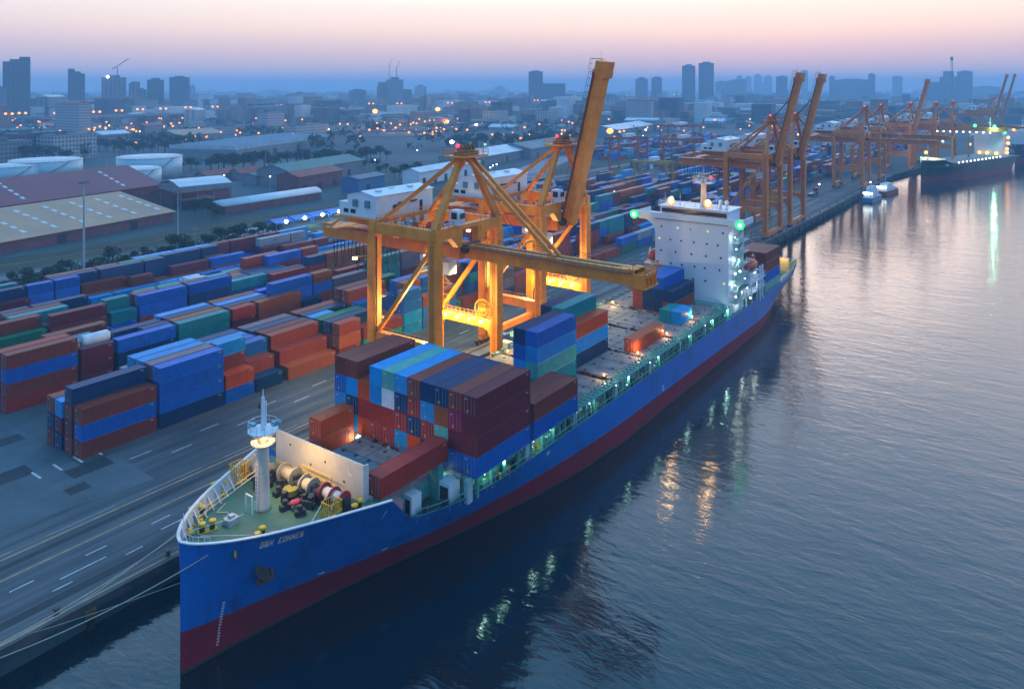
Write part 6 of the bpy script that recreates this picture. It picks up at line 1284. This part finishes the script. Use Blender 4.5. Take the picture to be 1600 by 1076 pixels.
for _ in range(5200):
    d = 10 ** rng.uniform(3.08, 3.86); px = rng.uniform(-60, 1660); x, y = far(px, d); L, W, h = rng.uniform(15, 70), rng.uniform(12, 40), rng.choice([6, 8, 10, 12, 16, 24, 34 if rng.random() < .4 else 12]) * rng.uniform(.8, 1.2)
    if y < 60 - .5 * max(0, x - 900) + 260: continue
    ca, sa = math.cos(.16), math.sin(.16); mi = rng.choice([0, 1, 2, 3, 3])
    pts = [(x + a * ca - b * sa, y + a * sa + b * ca) for a, b in ((0, 0), (L, 0), (L, W), (0, W))]; ms.prism(pts, LAND, LAND + h, mi)
setting('distant_city', ms, [mat('far_grey', (.12, .145, .16), .9, var=.3, scale=.05), mat('far_pale', (.46, .47, .48), .9, var=.2, scale=.05), mat('far_dark', (.045, .065, .08), .9, var=.3, scale=.05), mat('far_roof', (.22, .15, .12), .9, var=.3, scale=.05)], 'stuff')
# billboard on its pole
x, y = survey(351, 196); t = thing('billboard', 'blank dark billboard on a single pole above the sheds', 'billboard', (x, y, LAND)); M = rotd(x, y, YAW)
part('pole', MB().tube((0, 0, LAND), (0, 0, 30), .9, .8, 10).xf(M), GRW, t); part('panel', MB().box(-.6, .6, -9, 9, 27, 44).xf(M), FAC[2] if False else GRW, t)
# ---------------------------------------------------------------- elevated motorway
CONV = mat('viaduct_concrete', (.22, .23, .24), .9, var=.2, scale=.05)
def viaduct(pts, z, w_, label, step=42):
    P = [Vector((*p, z)) for p in pts]; t = thing('elevated_motorway', label, 'motorway', (P[0].x, P[0].y, LAND)); dk = MB(); pr = MB()
    for a, b in zip(P, P[1:]):
        dk.beam(a, b, w_, 1.6); d = (b - a); L = d.length; s = d.cross(Vector((0, 0, 1))).normalized() * w_ / 2
        for q in (s, -s): dk.beam(a + q + Vector((0, 0, 1.3)), b + q + Vector((0, 0, 1.3)), .4, 1.1)
        for k in range(int(L / step)):
            c = a + d * (k * step / L); pr_ = MB().box(c.x - 1.2, c.x + 1.2, c.y - 1.2, c.y + 1.2, LAND, z - 2.4).box(c.x - 3.5, c.x + 3.5, c.y - 3.5, c.y + 3.5, z - 2.4, z - .8); piers.append((pr_, t))
    part('deck', dk, CONV, t)
    return t
piers = []
HW_Z = 17
def hp(px, py, z=HW_Z): return survey(px, py, z)
va = [hp(p, q) for p, q in ((-60, 184), (100, 184), (250, 179), (400, 174), (520, 170), (640, 168), (760, 164), (860, 160))] + [far(960, 2250), far(1060, 2900), far(1200, 3300), far(1420, 3500), far(1700, 3600)]
viaduct(va, HW_Z, 26, 'long elevated motorway crossing the hazy city with lines of lamps', 60)
vb = [hp(p, q, 9) for p, q in ((560, 206), (650, 205), (740, 198), (770, 190), (740, 184), (690, 182))]
viaduct(vb, 9, 12, 'curving motorway ramp with red tail lights at centre', 60)
vc = [hp(p, q, 8) for p, q in ((30, 205), (120, 206), (220, 205), (290, 200))]; viaduct(vc, 8, 14, 'low ramp under orange lamps on the left', 60)
cnt = {}
for pr_, t in piers:
    cnt[t] = cnt.get(t, 0) + 1
    if cnt[t] <= 90: part('pier', pr_, CONV, t)
def trail(pts, z, w_, name, m_):
    q = MB()
    for a, b in zip(pts, pts[1:]):
        for f_ in (0.15, .45, .7, .9): c = Vector((*a, z)).lerp(Vector((*b, z)), f_); q.ball(c, w_, 0, 6, 4)
    return q
# ---------------------------------------------------------------- street lamps
SOD = lampmat('sodium_glow', (1.0, .25, .022), 3.2); SODB = lampmat('sodium_bright', (1.0, .26, .03), 4.5); CLD = lampmat('cold_street_glow', (.86, .97, 1.0), 8); TLG = lampmat('green_street_glow', (.1, 1, .4), 5); PNK = lampmat('warm_white_glow', (1, .50, .16), 4)
HEADS = {}
def lamp(px, py, h, kind, r, label, group, double=False, base=LAND):
    r *= 1.75 if kind in (SOD, SODB) else 1.2; d = FPX * (CAMH - base - h) / (py - HY); x, y = far(px, d); key = (h, kind.name, r, double, base)
    if key not in HEADS:
        p = MB().tube((0, 0, 0), (0, 0, h), .22, .14, 6); hd = MB()
        for s in ((-1, 1) if double else (0,)):
            p.beam((0, 0, h - .1), (0, s * r * 2.2, h), .2, .2) if s else None
            hd.ball((0, s * r * 2.4, h + .05), r, 0, 8, 5, (1, 1, .8))
        HEADS[key] = (p.mesh('lamp_pole', POLE), hd.mesh('lamp_head', kind))
    t = thing('street_lamp', label, 'street lamp', (x, y, base), group); inst('pole', HEADS[key][0], t, (x, y, base)); inst('lamp_head', HEADS[key][1], t, (x, y, base)); t.rotation_euler = (0, 0, YAW)
G1 = ('orange double headed street lamp lit along the elevated motorway', 'lit double lamps on the motorway'); G2 = ('orange street lamp lit among the sheds and streets of the city', 'lit orange street lamps in the city'); G3 = ('white street lamp lit among the sheds behind the yard', 'lit white lamps among the sheds'); G4 = ('small lamp in the dotted line along the far motorway', 'dotted far motorway lamps'); G5 = ('tiny white lamp glimmering far off in the right hand haze', 'tiny far lamps on the right')
for px, py in ((14, 178), (35, 177), (91, 177), (119, 176), (151, 175), (186, 173), (219, 171), (255, 170), (294, 168), (336, 167), (381, 165), (436, 165), (481, 163), (532, 162), (580, 162), (624, 162), (666, 162), (703, 161), (735, 160), (762, 160), (800, 159), (838, 157)): lamp(px, py, 11, SOD, 1.0, *G1, double=True, base=HW_Z)
for px, py in ((27, 200), (91, 199), (114, 206), (127, 201), (139, 202), (148, 200), (156, 198), (165, 201), (198, 200), (214, 198), (231, 200), (256, 198), (270, 197), (142, 224), (212, 224), (292, 219), (16, 210), (625, 195), (642, 194), (651, 193), (664, 190), (682, 200), (639, 207), (663, 208), (600, 204), (577, 203), (590, 201), (730, 203), (713, 202), (563, 214), (753, 160), (725, 171), (741, 174), (751, 169), (762, 165), (778, 178), (786, 180), (801, 179), (817, 177), (836, 174), (847, 172), (870, 171), (884, 170), (906, 168), (814, 216), (789, 210), (975, 205), (930, 201), (700, 176), (655, 186), (770, 187), (440, 200), (400, 185), (60, 190)): lamp(px, py, 9, SOD, .75, *G2)
for _ in range(170):
    px, py = rng.uniform(0, 1250), 156 + 58 * rng.random() ** 1.4
    lamp(px, py, 9, SOD, rng.uniform(.5, .8), *G2)
for px, py, r, lab in ((586, 174, 2.2, 'large bright orange high lamp left of the motorway curve'), (684, 171, 2.2, 'large bright orange high lamp right above the motorway curve'), (953, 205, 1.5, 'bright orange lamp just right of the raised boom'), (439, 166, 1.9, 'brightest orange lamp on the left stretch of motorway')): lamp(px, py, 24, SODB, r, lab, 'bright high mast lamps')
for px, py, r, lab in ((744, 195, 1.3, 'bright warm white lamp right of the motorway curve'), (706, 222, 1.5, 'bright cyan white lamp above the lowered crane apex'), (1009, 203, .8, 'cyan white lamp right of the raised boom base')): lamp(px, py, 14, CLD, r, lab, 'bright white single lamps')
lamp(758, 226, 8, TLG, .7, 'green lit sign lamp right of the lowered crane apex', None)
for px, py in ((441, 258), (422, 276), (652, 235), (350, 274), (184, 252), (404, 222), (586, 250), (770, 259), (776, 257), (766, 262), (1005, 212), (960, 300), (1280, 288), (1360, 285)): lamp(px, py, 9, CLD, .36, *G3)
for k in range(44):
    f_ = k / 43; px = 850 + 350 * f_; lamp(px, 155.5 - 9.5 * (1 - (1 - f_) ** 2), 10, PNK, 1.1 if f_ < .5 else 1.9, *G4, base=HW_Z)
dl = MB()
for k in range(130):
    if k < 66: px, py, mi = 1195 + 405 * rng.random(), 141.5 + rng.choice([0, .6, 1.2, 8, 10]) + rng.random() * 2, rng.choice([0, 0, 1])
    else: px, py, mi = rng.uniform(0, 860), 141.5 + rng.random() * 9, rng.choice([0, 1, 2])
    x, y = survey(px, py, LAND + 11); dl.ball((x, y, LAND + 11), rng.uniform(1.5, 2.4), mi, 6, 4)
for k in range(170):
    px, py = rng.uniform(0, 1250), 150 + 62 * rng.random() ** 1.3; x, y = survey(px, py, LAND + 8); dl.ball((x, y, LAND + 8), rng.uniform(.5, .8) * math.hypot(x, y) / 900 + .35, rng.choice([2, 2, 2, 0]), 6, 4)
setting('distant_lamps', dl, [PNK, CLD, SOD], 'stuff')
tq = MB()
for a, b in zip(vb, vb[1:]):
    for f_ in (0, .2, .4, .6, .8): c = Vector((*a, 11)).lerp(Vector((*b, 11)), f_); tq.ball(c, .6, 0, 6, 4)
setting('tail_lights', tq, lampmat('tail_red', (1, .05, .04), 3), 'stuff')
for px, py, pw in ((586, 198, 60000), (625, 205, 70000), (660, 207, 60000), (700, 200, 50000), (255, 203, 40000), (180, 204, 40000), (120, 206, 35000), (820, 182, 50000), (500, 196, 40000), (745, 200, 40000), (953, 210, 30000), (60, 205, 30000)):
    x, y = survey(px, py); light('sodium_light', (x, y, LAND + 11), pw * .5, (1, .42, .08), None, 1.0)
